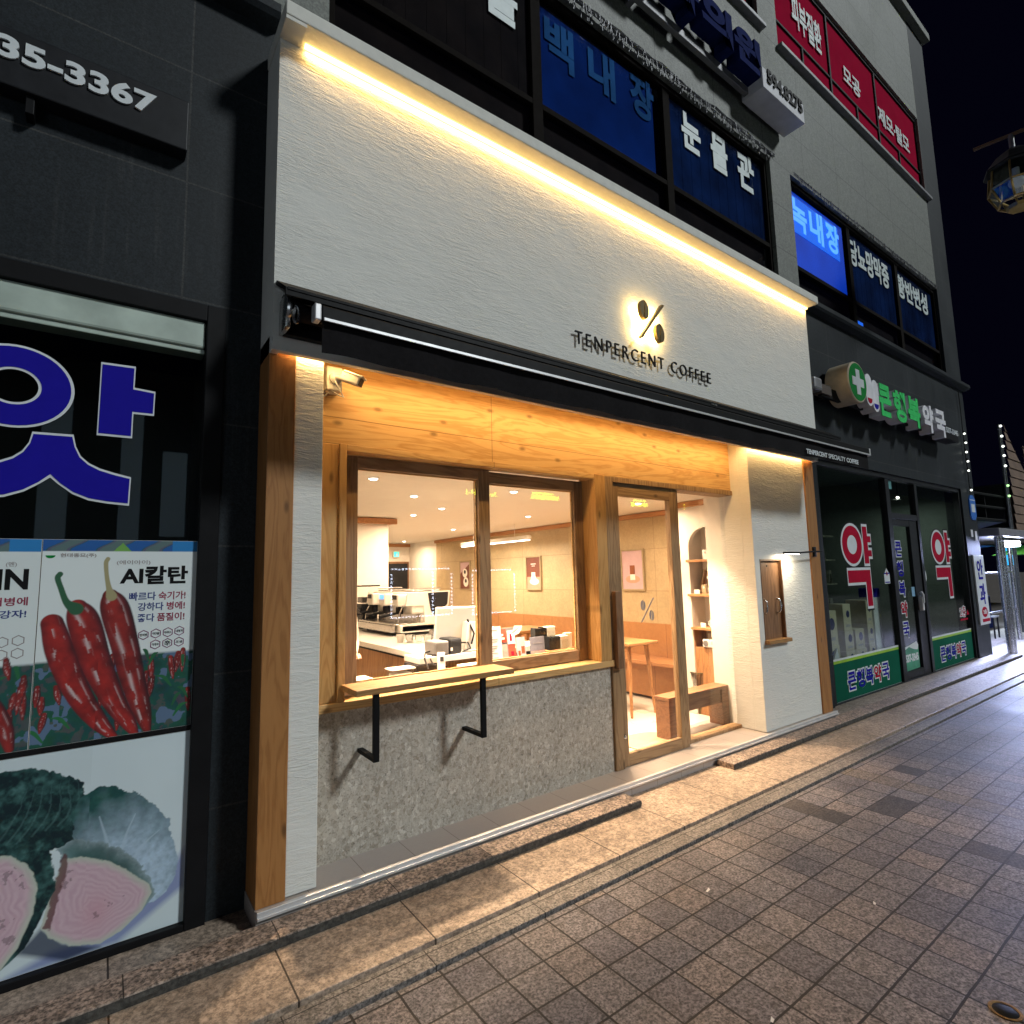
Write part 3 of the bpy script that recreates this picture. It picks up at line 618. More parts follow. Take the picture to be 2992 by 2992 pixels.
# ---- awning
aw = thing('awning', 'black retracted fabric awning along the white cafe fascia', 'awning', (3.35, -.07, 2.9))
mb = MB(); mb.prismx([(-.07, 2.972), (-.07, 2.955), (-.245, 2.852), (-.25, 2.825), (-.262, 2.825), (-.262, 2.862), (-.085, 2.972)], .612, 6.09); obj('hood', mb, 'black', aw)
mb = MB(); mb.box(.62, 6.09, -.266, -.2625, 2.850, 2.863); obj('hood_edge', mb, 'black', aw)
mb = MB(); mb.tube([(.68, -.165, 2.80), (6.04, -.165, 2.80)], .045, 16); obj('roller', mb, 'fabric', aw)
mb = MB(); mb.box(.64, 6.05, -.115, -.072, 2.70, 2.745, .004); mb.box(.64, 6.05, -.105, -.072, 2.745, 2.90); obj('back_rail', mb, 'black', aw)
for px in (.64, 6.03):
    mb = MB(); mb.box(px-.012, px+.012, -.20, -.072, 2.70, 2.87, .006); mb.lathe([(.062, 0), (.068, .01), (.06, .022), (.03, .028)], (px-.01, -.165, 2.80), 24, Matrix.Rotation(R(90), 4, 'Y')); obj('bracket', mb, 'steel', aw)
mb = MB(); mb.tube([(.672+.012*math.cos(t), -.215+.0*t, 2.76+.04*math.sin(t)) for t in np.linspace(0, 6.28, 17)], .007, 8); mb.tube([(.672, -.212, 2.80), (.672, -.2, 2.83)], .01, 8); obj('crank_eye', mb, 'steel', aw)
mb = MB(); mb.add([(.69, -.18, 2.84), (6.04, -.18, 2.84), (6.04, -.50, 2.675), (.69, -.50, 2.675)], [(0, 1, 2, 3)]); obj('canopy', mb, 'fabric', aw)
mb = MB(); mb.box(.69, 6.04, -.535, -.488, 2.612, 2.682, .008); fb = obj('front_bar', mb, 'black', aw)
mb = MB(); mb.box(.70, 6.035, -.543, -.5355, 2.610, 2.625, .002); obj('bar_lip', mb, 'alu', fb)
for ex0 in (.662, 6.038):
    mb = MB(); mb.box(ex0, ex0+.03, -.537, -.487, 2.610, 2.684, .006); obj('end_cap', mb, 'alu', fb)
mb = MB(); n = 160; vs = []; fs = []
for i in range(n+1):
    x = .70+5.33*i/n
    for k, z in enumerate((2.615, 2.55, 2.478)): vs.append((x, -.515-.004*math.sin(i*.55)*k-.002*math.sin(i*.17), z+.002*math.sin(i*.3)*k))
for i in range(n):
    for k in (0, 1): fs.append((i*3+k+1, (i+1)*3+k+1, (i+1)*3+k, i*3+k))
mb.add(vs, fs, True); va = obj('valance', mb, 'fabric', aw)
mb = MB(); mb.text('TENPERCENT', 4.785, 5.160, 2.497, 2.540, -.5275, .001, .035); mb.text('SPECIALTY', 5.182, 5.512, 2.497, 2.540, -.5275, .001, .02); mb.text('COFFEE', 5.535, 5.782, 2.497, 2.540, -.5275, .001, .035); obj('valance_lettering', mb, 'whitev', va)
for ax in (1.2, 5.4):
    mb = MB(); mb.tube([(ax, -.11, 2.72), (ax+.55 if ax < 3 else ax-.55, -.30, 2.70), (ax+.1 if ax < 3 else ax-.1, -.49, 2.64)], .014, 8); obj('arm', mb, 'grey', aw)
mb = MB(); mb.box(3.85, 3.93, -.2635, -.2625, 2.845, 2.858, 0); mb.box(3.85, 3.93, -.267, -.262, 2.838, 2.85, .001); obj('badge', mb, 'steel', aw)

# ---- counter shelf under the window
cs = thing('counter_shelf', 'thick wooden serving shelf on two black brackets below the window', 'shelf', (1.5, .1, .95))
mb = MB(); mb.box(1.035, 2.0, -.055, .164, .947, .978, .003); obj('board', mb, 'shelf', cs)
for x in (1.150, 1.797):
    mb = MB(); mb.box(x-.016, x+.016, -.034, -.014, .612, .946, .002); mb.box(x-.0155, x+.0155, -.014, .19, .6125, .633, .002); mb.box(x-.0155, x+.0155, -.014, .16, .938, .9465, .001); obj('bracket', mb, 'black', cs)

# ---- hatch in the white pier, lamp above it
ht = thing('wall_hatch', 'small walnut hatch with two metal pulls set in the white pier', 'hatch', (5.03, .05, 1.2))
mb = MB(); mb.box(4.846, 5.212, .024, .098, .887, 1.617, .002); hp = obj('panel', mb, 'darkwood', ht)
mb = MB(); mb.box(4.846, 4.856, -.004, .058, .887, 1.617); mb.box(5.198, 5.213, -.006, .058, .887, 1.617); mb.box(4.846, 5.213, -.006, .058, 1.602, 1.617); obj('frame', mb, 'darkwood', ht)
mb = MB(); mb.box(4.838, 5.235, -.045, .058, .853, .886, .003); obj('sill', mb, 'shelf', ht)
for hx in (4.893, 5.13):
    mb = MB(); mb.tube([(hx, .025, 1.12), (hx, .0, 1.125), (hx, -.012, 1.15), (hx, -.016, 1.185), (hx, -.012, 1.22), (hx, .0, 1.245), (hx, .025, 1.25)], .008, 10); obj('handle', mb, 'steel', ht)
mb = MB(); mb.tube([(5.0, .0238, 1.555), (5.0, .022, 1.555)], .01, 14); obj('finger_hole', mb, 'black', ht)
wl = thing('wall_lamp', 'slim black arm lamp shining down the white pier beside the hatch', 'lamp', (5.6, -.05, 1.68))
mb = MB(); mb.box(5.10, 5.36, -.125, -.085, 1.662, 1.682, .004); hd = obj('lamp_head', mb, 'black', wl)
mb = MB(); mb.box(5.115, 5.345, -.118, -.092, 1.658, 1.662); obj('diffuser', mb, 'whitelight', hd)
mb = MB(); mb.tube([(5.36, -.105, 1.674), (5.66, -.105, 1.688), (5.83, -.10, 1.69), (5.85, -.06, 1.69), (5.85, -.012, 1.69)], .008, 8); mb.box(5.82, 5.88, -.024, -.012, 1.64, 1.74, .004); obj('arm', mb, 'black', wl)
area('lamp_glow', (5.23, -.105, 1.655), (.22, .02), 2.6, (1, .82, .56), (0, .15, -1), wl)

# ---- security camera on the fir boards
sc_ = thing('security_camera', 'white bullet security camera on a junction box below the awning', 'camera', (.96, .15, 2.6))
mb = MB(); mb.box(.918, 1.003, .10, G-.001, 2.54, 2.672, .006); obj('junction_box', mb, 'camplastic', sc_)
mb = MB(); mb.lathe([(.032, 0), (.032, .012), (.022, .02), (.012, .024)], (.962, .10, 2.605), 24, Matrix.Rotation(R(90), 4, 'X')); mb.tube([(.962, .08, 2.605), (.985, .055, 2.60), (1.0, .035, 2.61)], .012, 10); obj('mount', mb, 'camplastic', sc_)
dv = Vector((.62, -.55, -.34)).normalized(); mx = Matrix.Translation((1.03, .03, 2.592)) @ dv.to_track_quat('Y', 'Z').to_matrix().to_4x4()
mb = MB(); mb.box(-.026, .026, -.062, .055, -.026, .026, .009, mx); mb.box(-.030, .030, -.05, .068, .020, .031, .004, mx); obj('housing', mb, 'camplastic', sc_)
mb = MB(); mb.box(-.023, .023, .0545, .058, -.023, .019, .002, mx); obj('lens', mb, 'blackp', sc_)
mb = MB(); mb.tube([(.955, .08, 2.585), (.975, .06, 2.53), (1.0, .07, 2.50), (.985, .10, 2.515), (.95, .12, 2.54)], .004, 6); mb.tube([(.94, .14, 2.54), (.93, .15, 2.52), (.90, .16, 2.51)], .004, 6); obj('cable', mb, 'camplastic', sc_)
# ================================================================== CAFE INTERIOR
mb = MB(); mb.box(.62, 5.6, .33, 8.4, .02, .098); struct('floor', mb, 'floor')
mb = MB(); mb.slab(0, 0, 0, 0, 0, 0) if 0 else mb.box(.62, 5.6, .335, 8.4, 2.245, 2.30); struct('ceiling', mb, 'ivory')
mb = MB(); mb.box(5.30, 5.42, 1.0, 7.0, .10, 2.245); mb2 = MB(); mb2.box(5.29, 5.30, 1.0, 7.0, .13, .92)
iw = thing('interior_wall', 'plywood panelled cafe side wall with timber wainscot and cornice', 'wall', (5.3, 3, .1)); obj('plywood', mb, 'ply', iw); obj('wainscot', mb2, 'wains', iw)
mb = MB(); mb.box(5.255, 5.30, 1.0, 7.0, 2.18, 2.237, .003); obj('cornice_trim', mb, 'trim', iw)
mb = MB(); mb.box(5.27, 5.29, 1.0, 7.0, .10, .135, .002); obj('skirting', mb, 'ivory', iw)
bw = thing('interior_wall', 'white rear cafe wall with a dark service door', 'wall', (4, 8.2, .1))
mb = MB(); mb.box(.62, 5.6, 8.2, 8.35, .10, 2.245); mb.box(5.30, 5.6, 7.0, 8.2, .10, 2.245); mb.box(.62, .72, .40, 8.2, .10, 2.245); mb.box(.72, 2.76, 3.5, 3.62, .10, 2.245); mb.box(2.66, 2.76, 3.62, 8.2, .10, 2.245); obj('wall', mb, 'ivory', bw)
mb = MB(); mb.box(.72, 2.85, 3.44, 3.5, 2.17, 2.235, .003); mb.box(2.76, 2.82, 3.5, 8.2, 2.17, 2.235, .003); mb.box(2.82, 5.3, 8.15, 8.2, 2.17, 2.235, .003); obj('cornice_trim', mb, 'trim', bw)
mb = MB(); mb.box(4.70, 5.27, 8.16, 8.2, .10, 1.86, .004); d_ = obj('door', mb, 'darkwood', bw)
mb = MB(); mb.box(4.74, 5.23, 8.14, 8.165, .12, 1.82, .004); obj('door_leaf', mb, 'blackp', d_)
ex = thing('exit_sign', 'small glowing teal exit sign above the rear door', 'sign', (4.97, 8.15, 2.0))
mb = MB(); mb.box(4.90, 5.03, 8.13, 8.2, 1.95, 2.075, .005); obj('case', mb, 'plastic', ex)
mb = MB(); mb.box(4.91, 5.02, 8.124, 8.129, 1.96, 2.065); obj('lit_face', mb, 'exit', ex)
mb = MB(); mb.sphere((4.985, 8.12, 2.045), .010, 8); mb.prism([(4.95, 1.975), (4.965, 1.975), (4.975, 2.0), (4.99, 1.975), (5.0, 1.98), (4.985, 2.015), (4.995, 2.03), (4.975, 2.035), (4.955, 2.02), (4.968, 2.01)], 8.119, 8.123); obj('running_figure', mb, 'whitev', ex)
# white column and arched niche by the entrance
cw = thing('niche_wall', 'white wall with an arched shelf niche beside the entrance', 'wall', (5.0, .6, .1))
mb = MB(); mb.box(4.80, 5.6, .335, .52, .10, 2.245); obj('column', mb, 'ivory', cw)
mb = MB()
# wall face x=4.88 in the yz plane with an arch hole (y .39-.79, spring z 1.765)
prof = [(1.0, .10), (1.0, 2.245), (.52, 2.245), (.52, 1.965)]
for i in range(0, 17):
    a = math.pi/2*(1-i/16); prof.append((.59+.2*math.cos(a), 1.765+.2*math.sin(a)))
prof = prof[:3]+[(.52, 1.95)]+[p for p in prof[4:] if p[0] > .52]+[(.79, .10)]
mb.prismx(prof, 4.88, 4.93); mb.box(5.12, 5.14, .52, 1.0, .1, 2.2); mb.box(4.93, 5.12, .80, .82, .10, 2.2)
mb.box(4.88, 5.3, .99, 1.0, .1, 2.245); obj('niche', mb, 'ivory', cw)
mb = MB(); mb.box(4.835, 4.879, .522, 1.0, 2.185, 2.24, .003); obj('cornice_trim', mb, 'trim', cw)
for z in (1.615, 1.268, .935):
    mb = MB(); mb.box(4.855, 5.11, .521, .815 if z > 1 else .797, z, z+.024, .002); obj('shelf', mb, 'oak', cw)
mb = MB(); mb.box(4.90, 5.11, .521, .797, .10, .76, .002); mb.box(5.09, 5.11, .521, .797, .76, .935); mb.box(4.895, 5.09, .783, .797, .76, .935); obj('cabinet', mb, 'oakv', cw)
def tbox(name, x0, x1, y0, y1, z0, z1, mat, label, cat, group=None, bev=.003, mark=None):
    t = MB(); t.box(x0, x1, y0, y1, z0, z1, bev); o = one(name, t, mat, label, cat, group)
    if mark:
        t = MB(); t.box(x0-.0012, x0, y0+(y1-y0)*.3, y0+(y1-y0)*.65, z0+(z1-z0)*.6, z0+(z1-z0)*.8); obj('printed_mark', t, mark, o)
    return o
P = 'packages in the arched niche'
tbox('coffee_package', 4.93, 4.99, .535, .60, 1.755, 1.84, 'paper', 'white coffee package on top of the niche stack', 'package', P, mark='greyletter')
tbox('coffee_package', 4.92, 5.0, .53, .60, 1.739, 1.754, 'kraft', 'flat kraft box under the topmost niche package', 'package', P)
tbox('coffee_package', 4.90, 4.95, .575, .64, 1.64, 1.736, 'paper', 'white coffee package on the upper niche shelf', 'package', P, mark='greyletter')
tbox('coffee_package', 4.955, 5.03, .535, .60, 1.64, 1.737, 'kraft', 'brown coffee box supporting the niche stack', 'package', P)
tbox('price_card', 4.88, 4.885, .565, .615, 1.64, 1.675, 'paper', 'white price card on the upper niche shelf', 'card', 'cards in the arched niche', .001)
tbox('price_card', 4.875, 4.88, .68, .745, 1.293, 1.335, 'paper', 'white price card on the middle niche shelf', 'card', 'cards in the arched niche', .001)
tbox('price_card', 4.885, 4.89, .64, .70, .960, 1.005, 'paper', 'white price card on the lowest niche shelf', 'card', 'cards in the arched niche', .001)
gb = thing('gift_basket', 'wooden tray of wrapped drip bags leaning in the niche', 'basket', (4.95, .62, 1.29))
mx = Matrix.Translation((5.0, .64, 1.295)) @ Matrix.Rotation(R(18), 4, 'Y')
mb = MB(); mb.box(0, .02, -.10, .09, 0, .24, .003, mx); mb.box(-.05, 0, .075, .09, 0, .24, .002, mx); obj('tray', mb, 'darkwood', gb)
mb = MB()
for i in range(7): mb.sphere((4.955+.02*random.random(), .545+.018*i*.8, 1.335+.06*(i % 3)), .028, 8, (1, 1, .8))
obj('wrapped_bag', mb, 'paper', gb)
mb = MB(); mb.box(4.935, 4.95, .545, .62, 1.36, 1.41, .006); obj('ribbon', mb, 'black', gb)
tbox('gift_box', 4.905, 4.94, .63, .675, 1.294, 1.385, 'kraft', 'kraft gift box standing before the niche basket', 'package', P, mark='paper')
mb = MB(); mb.lathe([(.026, 0), (.032, .004), (.034, .075), (.030, .076), (.029, .01), (.001, .008)], (4.94, .59, .960), 20); mb.tube([(4.94, .624, 1.02), (4.94, .645, 1.015), (4.94, .645, .985), (4.94, .624, .975)], .005, 6); one('mug', mb, 'plastic', 'white mug on the lowest niche shelf', 'mug')
rd = thing('radio', 'white retro radio in the cabinet recess', 'radio', (4.93, .58, .76))
mb = MB(); mb.box(4.875, 4.96, .525, .685, .765, .845, .012); obj('case', mb, 'plastic', rd)
mb = MB(); mb.lathe([(.03, 0), (.03, .003), (.001, .004)], (4.875, .645, .807), 20, Matrix.Rotation(R(-90), 4, 'Y')); obj('speaker', mb, 'grey', rd)
mb = MB(); mb.box(4.872, 4.8755, .55, .575, .80, .83); obj('display', mb, 'blackp', rd)
mb = MB(); mb.box(5.078, 5.089, .68, .76, .80, .88, .004); mb.box(5.074, 5.078, .70, .74, .82, .86); one('wall_socket', mb, 'plastic', 'white wall socket inside the cabinet recess', 'socket')
# bin
bn = thing('waste_bin', 'brown wire waste bin behind the entrance bench', 'bin', (4.98, .78, .1))
mb = MB()
for i in range(40):
    a = 6.283*i/40; mb.tube([(4.98+.085*math.cos(a), .80+.085*math.sin(a), .105), (4.98+.11*math.cos(a+.1), .80+.11*math.sin(a+.1), .50)], .0035, 5, False)
obj('wire_mesh', mb, 'gold', bn)
mb = MB(); mb.tube([(4.98+.11*math.cos(a), .80+.11*math.sin(a), .50) for a in np.linspace(0, 6.284, 33)], .007, 6); obj('rim', mb, 'gold', bn)
mb = MB(); mb.lathe([(.087, 0), (.09, .06), (.086, .06), (.08, .004)], (4.98, .80, .10), 24); obj('base', mb, 'gold', bn)
# entrance bench
bc = thing('entrance_bench', 'solid brown timber bench standing behind the fixed door pane', 'bench', (4.4, .45, .1))
mb = MB(); mb.box(3.93, 4.94, .375, .535, .425, .455, .004); obj('seat', mb, 'bench', bc)
mb = MB(); mb.box(4.06, 4.84, .40, .425, .30, .424, .003); obj('apron', mb, 'bench', bc)
for x0, x1 in ((3.935, 4.06), (4.70, 4.93)):
    mb = MB(); mb.box(x0, x1, .38, .53, .10, .424, .003); obj('leg', mb, 'bench', bc)
# long wall bench
wbn = thing('wall_bench', 'long timber bench built along the plywood wall', 'bench', (5.1, 3, .1))
mb = MB(); mb.box(4.93, 5.289, 1.08, 6.8, .50, .54, .004); obj('seat', mb, 'trim', wbn)
mb = MB(); mb.box(5.06, 5.27, 1.10, 6.78, .13, .50); obj('base', mb, 'wains', wbn)
def table(x0, x1, y0, y1, label):
    t = thing('cafe_table', label, 'table', ((x0+x1)/2, (y0+y1)/2, .1), 'cafe tables')
    b = MB(); b.box(x0, x1, y0, y1, .795, .822, .004); obj('tabletop', b, 'oak', t)
    for sx, sy in ((1, 1), (1, -1), (-1, 1), (-1, -1)):
        cx, cy = (x0+x1)/2+sx*((x1-x0)/2-.09), (y0+y1)/2+sy*((y1-y0)/2-.09)
        b = MB(); b.tube([(cx, cy, .795), (cx+sx*.045, cy+sy*.045, .10)], [.024, .013], 8); obj('leg', b, 'oakv', t)
    b = MB(); b.box(x0+.08, x1-.08, (y0+y1)/2-.012, (y0+y1)/2+.012, .74, .794, .002); obj('rail', b, 'oak', t)
    return t
table(4.22, 4.66, 1.06, 1.58, 'oak cafe table nearest the entrance door')
table(4.22, 4.86, 2.9, 3.5, 'oak cafe table deeper inside by the plywood wall')
def stool(x, y, label):
    t = thing('bar_stool', label, 'stool', (x, y, .1), 'cafe stools')
    b = MB(); b.lathe([(.14, 0), (.155, .012), (.15, .03), (.10, .034)], (x, y, .50), 24); obj('seat', b, 'oak', t)
    for a in (.78, 2.36, 3.93, 5.5):
        b = MB(); b.tube([(x+.10*math.cos(a), y+.10*math.sin(a), .50), (x+.17*math.cos(a), y+.17*math.sin(a), .10)], [.018, .011], 8); obj('leg', b, 'oakv', t)
    b = MB(); b.tube([(x+.148*math.cos(a), y+.148*math.sin(a), .24) for a in (.78, 2.36, 3.93, 5.5, .78)], .007, 6); obj('footrest', b, 'oakv', t)
stool(4.05, 1.40, 'round oak stool drawn up to the table by the entrance')
stool(4.10, 3.2, 'round oak stool drawn up to the deeper cafe table')
mb = MB(); n = 24
pts = [(3.55, .38), (4.05, .38), (4.05, .60)]+[(3.80+.25*math.cos(a), .60+.12*math.sin(a)) for a in np.linspace(0, math.pi, 12)][1:]+[(3.55, .60)]
vs = [(x, y, .1005) for x, y in pts]+[(x, y, .108) for x, y in pts]; N = len(pts)
mb.add(vs, [tuple(range(N, 2*N)), tuple(range(N-1, -1, -1))]+[(i, (i+1) % N, N+(i+1) % N, N+i) for i in range(N)]); one('door_mat', mb, plain('tan_mat', (.42, .29, .17), .9, bmp=.4), 'tan rounded mat on the cream floor inside the door', 'mat')
# ceiling lights
def downlight(x, y, label, pw=17, sp=165):
    t = thing('downlight', label, 'ceiling light', (x, y, 2.245), 'recessed ceiling downlights')
    b = MB(); b.lathe([(.032, -.002), (.034, -.007), (.043, -.006), (.046, -.001)], (x, y, 2.245), 20, None, False); obj('ring', b, 'plastic', t)
    b = MB(); b.lathe([(.010, -.016), (.022, -.013), (.031, -.006), (.032, -.001)], (x, y, 2.245), 16); obj('diffuser', b, 'whitelight', t)
    area('downlight_beam', (x, y, 2.2265), (.06, .06), pw, (1, .71, .46), (0, 0, -1), t, sp, 'DISK')
DLP = 22
for x, y, s_ in ((1.54, .98, 'nearest the window beside the white column'), (2.19, 1.65, 'second along the diagonal from the window'), (2.85, 2.34, 'third along the diagonal over the espresso machine'), (2.86, 3.03, 'farthest in over the rear of the counter'), (2.83, 1.03, 'in the second sash over the cups'),
                 (3.6, .95, 'just inside the entrance door'), (4.5, 1.1, 'over the entrance table'), (4.3, 4.6, 'deep inside over the wall bench'), (3.6, 6.0, 'far back towards the rear door'), (4.2, 2.6, 'over the middle of the customer side'), (4.8, 7.4, 'in front of the rear door'),
                 (1.5, .50, 'tight behind the first sash'), (2.4, .50, 'tight behind the second sash'), (3.5, .52, 'tight behind the entrance door'), (4.35, .56, 'tight behind the fixed door pane')):
    downlight(x, y, 'small recessed white downlight '+s_, (32 if x < 3 else 24) if y < .7 else (14 if x < 2 else DLP), 75 if y < .7 else 165)
pl = thing('pendant_light', 'long white linear pendant lamp hanging over the cafe tables', 'pendant lamp', (4.69, 4.1, 2.1))
mb = MB(); mb.box(4.655, 4.725, 3.2, 5.0, 2.0, 2.066, .02); ph_ = obj('housing', mb, 'plastic', pl)
mb = MB(); mb.box(4.664, 4.716, 3.23, 4.97, 1.994, 1.9995); obj('diffuser', mb, 'whitelight', pl)
for y in (3.55, 4.65):
    mb = MB(); mb.tube([(4.69, y, 2.066), (4.69, y, 2.245)], .003, 6); obj('wire', mb, 'plastic', pl)
area('pendant_glow', (4.69, 4.1, 1.99), (.05, 1.7), 34, (1, .84, .62), (0, 0, -1), pl)
# framed coffee posters on the plywood wall
def poster(y0, y1, z0, z1, label, bg, art):
    t = thing('framed_poster', label, 'poster', (5.28, (y0+y1)/2, z0), 'framed coffee posters')
    b = MB(); b.box(5.272, 5.30, y0, y0+.02, z0, z1, .002); b.box(5.272, 5.30, y1-.02, y1, z0, z1, .002); b.box(5.272, 5.30, y0+.02, y1-.02, z0, z0+.02, .002); b.box(5.272, 5.30, y0+.02, y1-.02, z1-.02, z1, .002); obj('frame', b, 'kraft', t)
    b = MB(); b.box(5.283, 5.29, y0+.019, y1-.019, z0+.019, z1-.019); pr_ = obj('print', b, bg, t)
    art(pr_, (y0+y1)/2, z0)
def disc_x(mb, x, y, z, r, sq=1, n=24, d=.001):
    mb.prismx([(y+r*math.cos(a), z+r*sq*math.sin(a)) for a in [6.2832*i/n for i in range(n)]], x-d, x)
pinkp = plain('pink_print', (.52, .36, .40), .6, var=.05); brownp = plain('brown_print', (.16, .045, .025), .6, var=.1); tan2 = plain('peach_print', (.5, .28, .2), .6)
cof = plain('coffee_print', (.22, .06, .015), .5)
def art_a(p, yc, z0):
    b = MB(); disc_x(b, 5.2825, yc, z0+.14, .115, .42); obj('printed_plate', b, tan2, p)
    b = MB(); b.box(5.2805, 5.2815, yc-.04, yc+.04, z0+.13, z0+.30, 0); obj('printed_milk', b, 'paper', p)
    b = MB(); b.box(5.2795, 5.2804, yc-.04, yc+.04, z0+.20, z0+.31, 0); obj('printed_coffee', b, cof, p)
def art_b(p, yc, z0):
    b = MB(); b.box(5.2815, 5.2825, yc-.16, yc+.16, z0+.02, z0+.20); obj('printed_table', b, tan2, p)
    b = MB(); disc_x(b, 5.281, yc-.02, z0+.13, .11, .45); disc_x(b, 5.280, yc, z0+.18, .06, .8); b.box(5.2795, 5.2805, yc-.045, yc+.045, z0+.215, z0+.27); obj('printed_cup', b, 'paper', p)
    b = MB(); b.box(5.281, 5.2825, yc-.06, yc+.06, z0+.39, z0+.40); b.box(5.281, 5.2825, yc-.04, yc+.04, z0+.36, z0+.368); obj('printed_lines', b, 'paper', p)
def art_c(p, yc, z0):
    b = MB(); b.prismx([(yc-.165, z0+.49), (yc+.165, z0+.49), (yc+.165, z0+.29), (yc-.165, z0+.47)], 5.281, 5.2825); obj('printed_sky', b, pinkp, p)
    b = MB(); disc_x(b, 5.2805, yc-.0, z0+.30, .08); disc_x(b, 5.2805, yc-.03, z0+.14, .085); obj('printed_cup', b, 'paper', p)
    b = MB(); disc_x(b, 5.2795, yc, z0+.32, .035); disc_x(b, 5.2795, yc-.03, z0+.16, .035); obj('printed_coffee', b, 'hair', p)
poster(1.735, 2.105, 1.30, 1.81, 'pink framed poster of a layered iced coffee seen through the door', pinkp, art_a)
poster(3.71, 4.08, 1.29, 1.805, 'brown framed poster of a stacked cup seen in the second sash', brownp, art_b)
poster(5.71, 6.07, 1.28, 1.795, 'brown and pink framed poster of two cups farthest inside', brownp, art_c)
# ---- counter, machine and clutter
ct = thing('service_counter', 'white stone cafe counter with brown cabinets', 'counter', (2.2, 1.6, .1))
mb = MB(); mb.box(1.80, 2.62, .80, 3.3, .955, 1.0, .006); mb.box(1.72, 3.05, .62, .86, .952, .994, .004); obj('worktop', mb, 'marble', ct)
mb = MB(); mb.box(1.86, 2.60, .82, 3.25, .10, .93); obj('cabinet', mb, 'oakv', ct)
mb = MB(); mb.box(1.84, 2.58, .83, 3.2, .93, .955); obj('shadow_gap', mb, 'black', ct)
mb = MB(); mb.box(2.60, 3.05, .64, .84, .10, .952); mb.box(1.70, 1.86, .62, .82, .10, .95, .004); obj('end_panel', mb, 'blackp', ct)
lg = thing('window_ledge', 'white ledge running along the inside of the window', 'ledge', (2, .5, .9))
mb = MB(); mb.box(1.06, 1.36, .35, .66, .885, .925, .004); mb.box(1.36, 2.95, .35, .44, .885, .924, .004); mb.box(2.0, 3.05, .44, .62, .885, .925, .004); obj('board', mb, 'marble', lg)
em = thing('espresso_machine', 'white and dark three-group espresso machine on the counter', 'coffee machine', (2.4, 2.3, 1.0))
mb = MB(); mb.box(2.30, 2.66, 1.93, 2.86, 1.19, 1.39, .02); mb.box(2.18, 2.66, 1.92, 2.87, 1.03, 1.10, .012)
for y in (1.92, 2.84): mb.prism([(2.20, 1.03), (2.62, 1.03), (2.58, 1.16), (2.68, 1.26), (2.70, 1.395), (2.26, 1.385), (2.24, 1.27), (2.42, 1.265), (2.43, 1.11), (2.21, 1.10)], y, y+.03)
bd = obj('body', mb, 'plastic', em)
mb = MB(); mb.prism([(2.46, 1.38), (2.675, 1.385), (2.665, 1.27), (2.585, 1.21), (2.55, 1.14), (2.49, 1.22)], 1.912, 1.919); obj('side_panel', mb, 'blackp', bd)
mb = MB(); mb.text('COFFEE', 2.515, 2.63, 1.312, 1.332, 1.911, .001, .0); obj('panel_lettering', mb, 'steel', bd) if 0 else None
mb = MB(); mb.box(2.36, 2.40, 1.95, 2.84, 1.10, 1.19); obj('back_plate', mb, 'steel', em)
mb = MB(); mb.box(2.14, 2.36, 1.96, 2.83, 1.095, 1.112, .004); mb.box(2.12, 2.16, 1.98, 2.80, 1.035, 1.095, .004); obj('drip_tray', mb, 'steel', em)
mb = MB(); mb.box(2.22, 2.64, 1.95, 2.84, 1.005, 1.03, .004); obj('underside', mb, 'blackp', em)
mb = MB()
for xx, yy in ((2.24, 1.98), (2.60, 1.98), (2.24, 2.80), (2.60, 2.80)): mb.lathe([(.02, 0), (.018, .03)], (xx, yy, .999), 12)
obj('foot', mb, 'black', em)
mb = MB(); mb.box(2.34, 2.62, 1.98, 2.80, 1.39, 1.405, .003); mb.tube([(2.34, 1.97, 1.42), (2.62, 1.97, 1.42)], .006, 6); mb.tube([(2.34, 2.82, 1.42), (2.62, 2.82, 1.42)], .006, 6); obj('cup_rail', mb, 'steel', em)
for i, y in enumerate((2.08, 2.38, 2.68)):
    mb = MB(); mb.box(2.20, 2.32, y-.07, y+.07, 1.26, 1.375, .012); gr = obj('group_head', mb, 'plastic', em)
    mb = MB(); mb.box(2.193, 2.201, y-.045, y+.045, 1.325, 1.365, .002); obj('display', mb, 'screen' if i == 1 else 'blackp', gr)
    mb = MB(); mb.lathe([(.036, 0), (.036, .06), (.028, .07)], (2.25, y, 1.19), 18); mb.tube([(2.22, y, 1.20), (2.05, y, 1.175)], [.011, .017], 10); mb.tube([(2.25, y, 1.19), (2.25, y, 1.165)], .012, 8); obj('portafilter', mb, 'black', gr)
mb = MB()
for y in (1.985, 2.77): mb.tube([(2.24, y, 1.27), (2.20, y-.01, 1.20), (2.19, y, 1.12)], .006, 8)
obj('steam_wand', mb, 'steel', em)
gd = thing('coffee_grinder', 'coffee grinder with a clear square hopper behind the machine', 'grinder', (2.30, 3.05, 1.0))
mb = MB(); mb.box(2.22, 2.40, 2.95, 3.12, 1.0, 1.26, .01); mb.box(2.16, 2.24, 2.98, 3.09, 1.16, 1.22, .008); obj('body', mb, 'blackp', gd)
mb = MB(); mb.box(2.21, 2.41, 2.93, 3.13, 1.28, 1.44); obj('hopper', mb, 'glass', gd)
mb = MB(); mb.box(2.205, 2.415, 2.925, 3.135, 1.44, 1.455, .003); obj('lid', mb, 'blackp', gd)
mb = MB(); mb.box(2.23, 2.39, 2.95, 3.11, 1.27, 1.33, .01); obj('beans', mb, 'hair', gd)
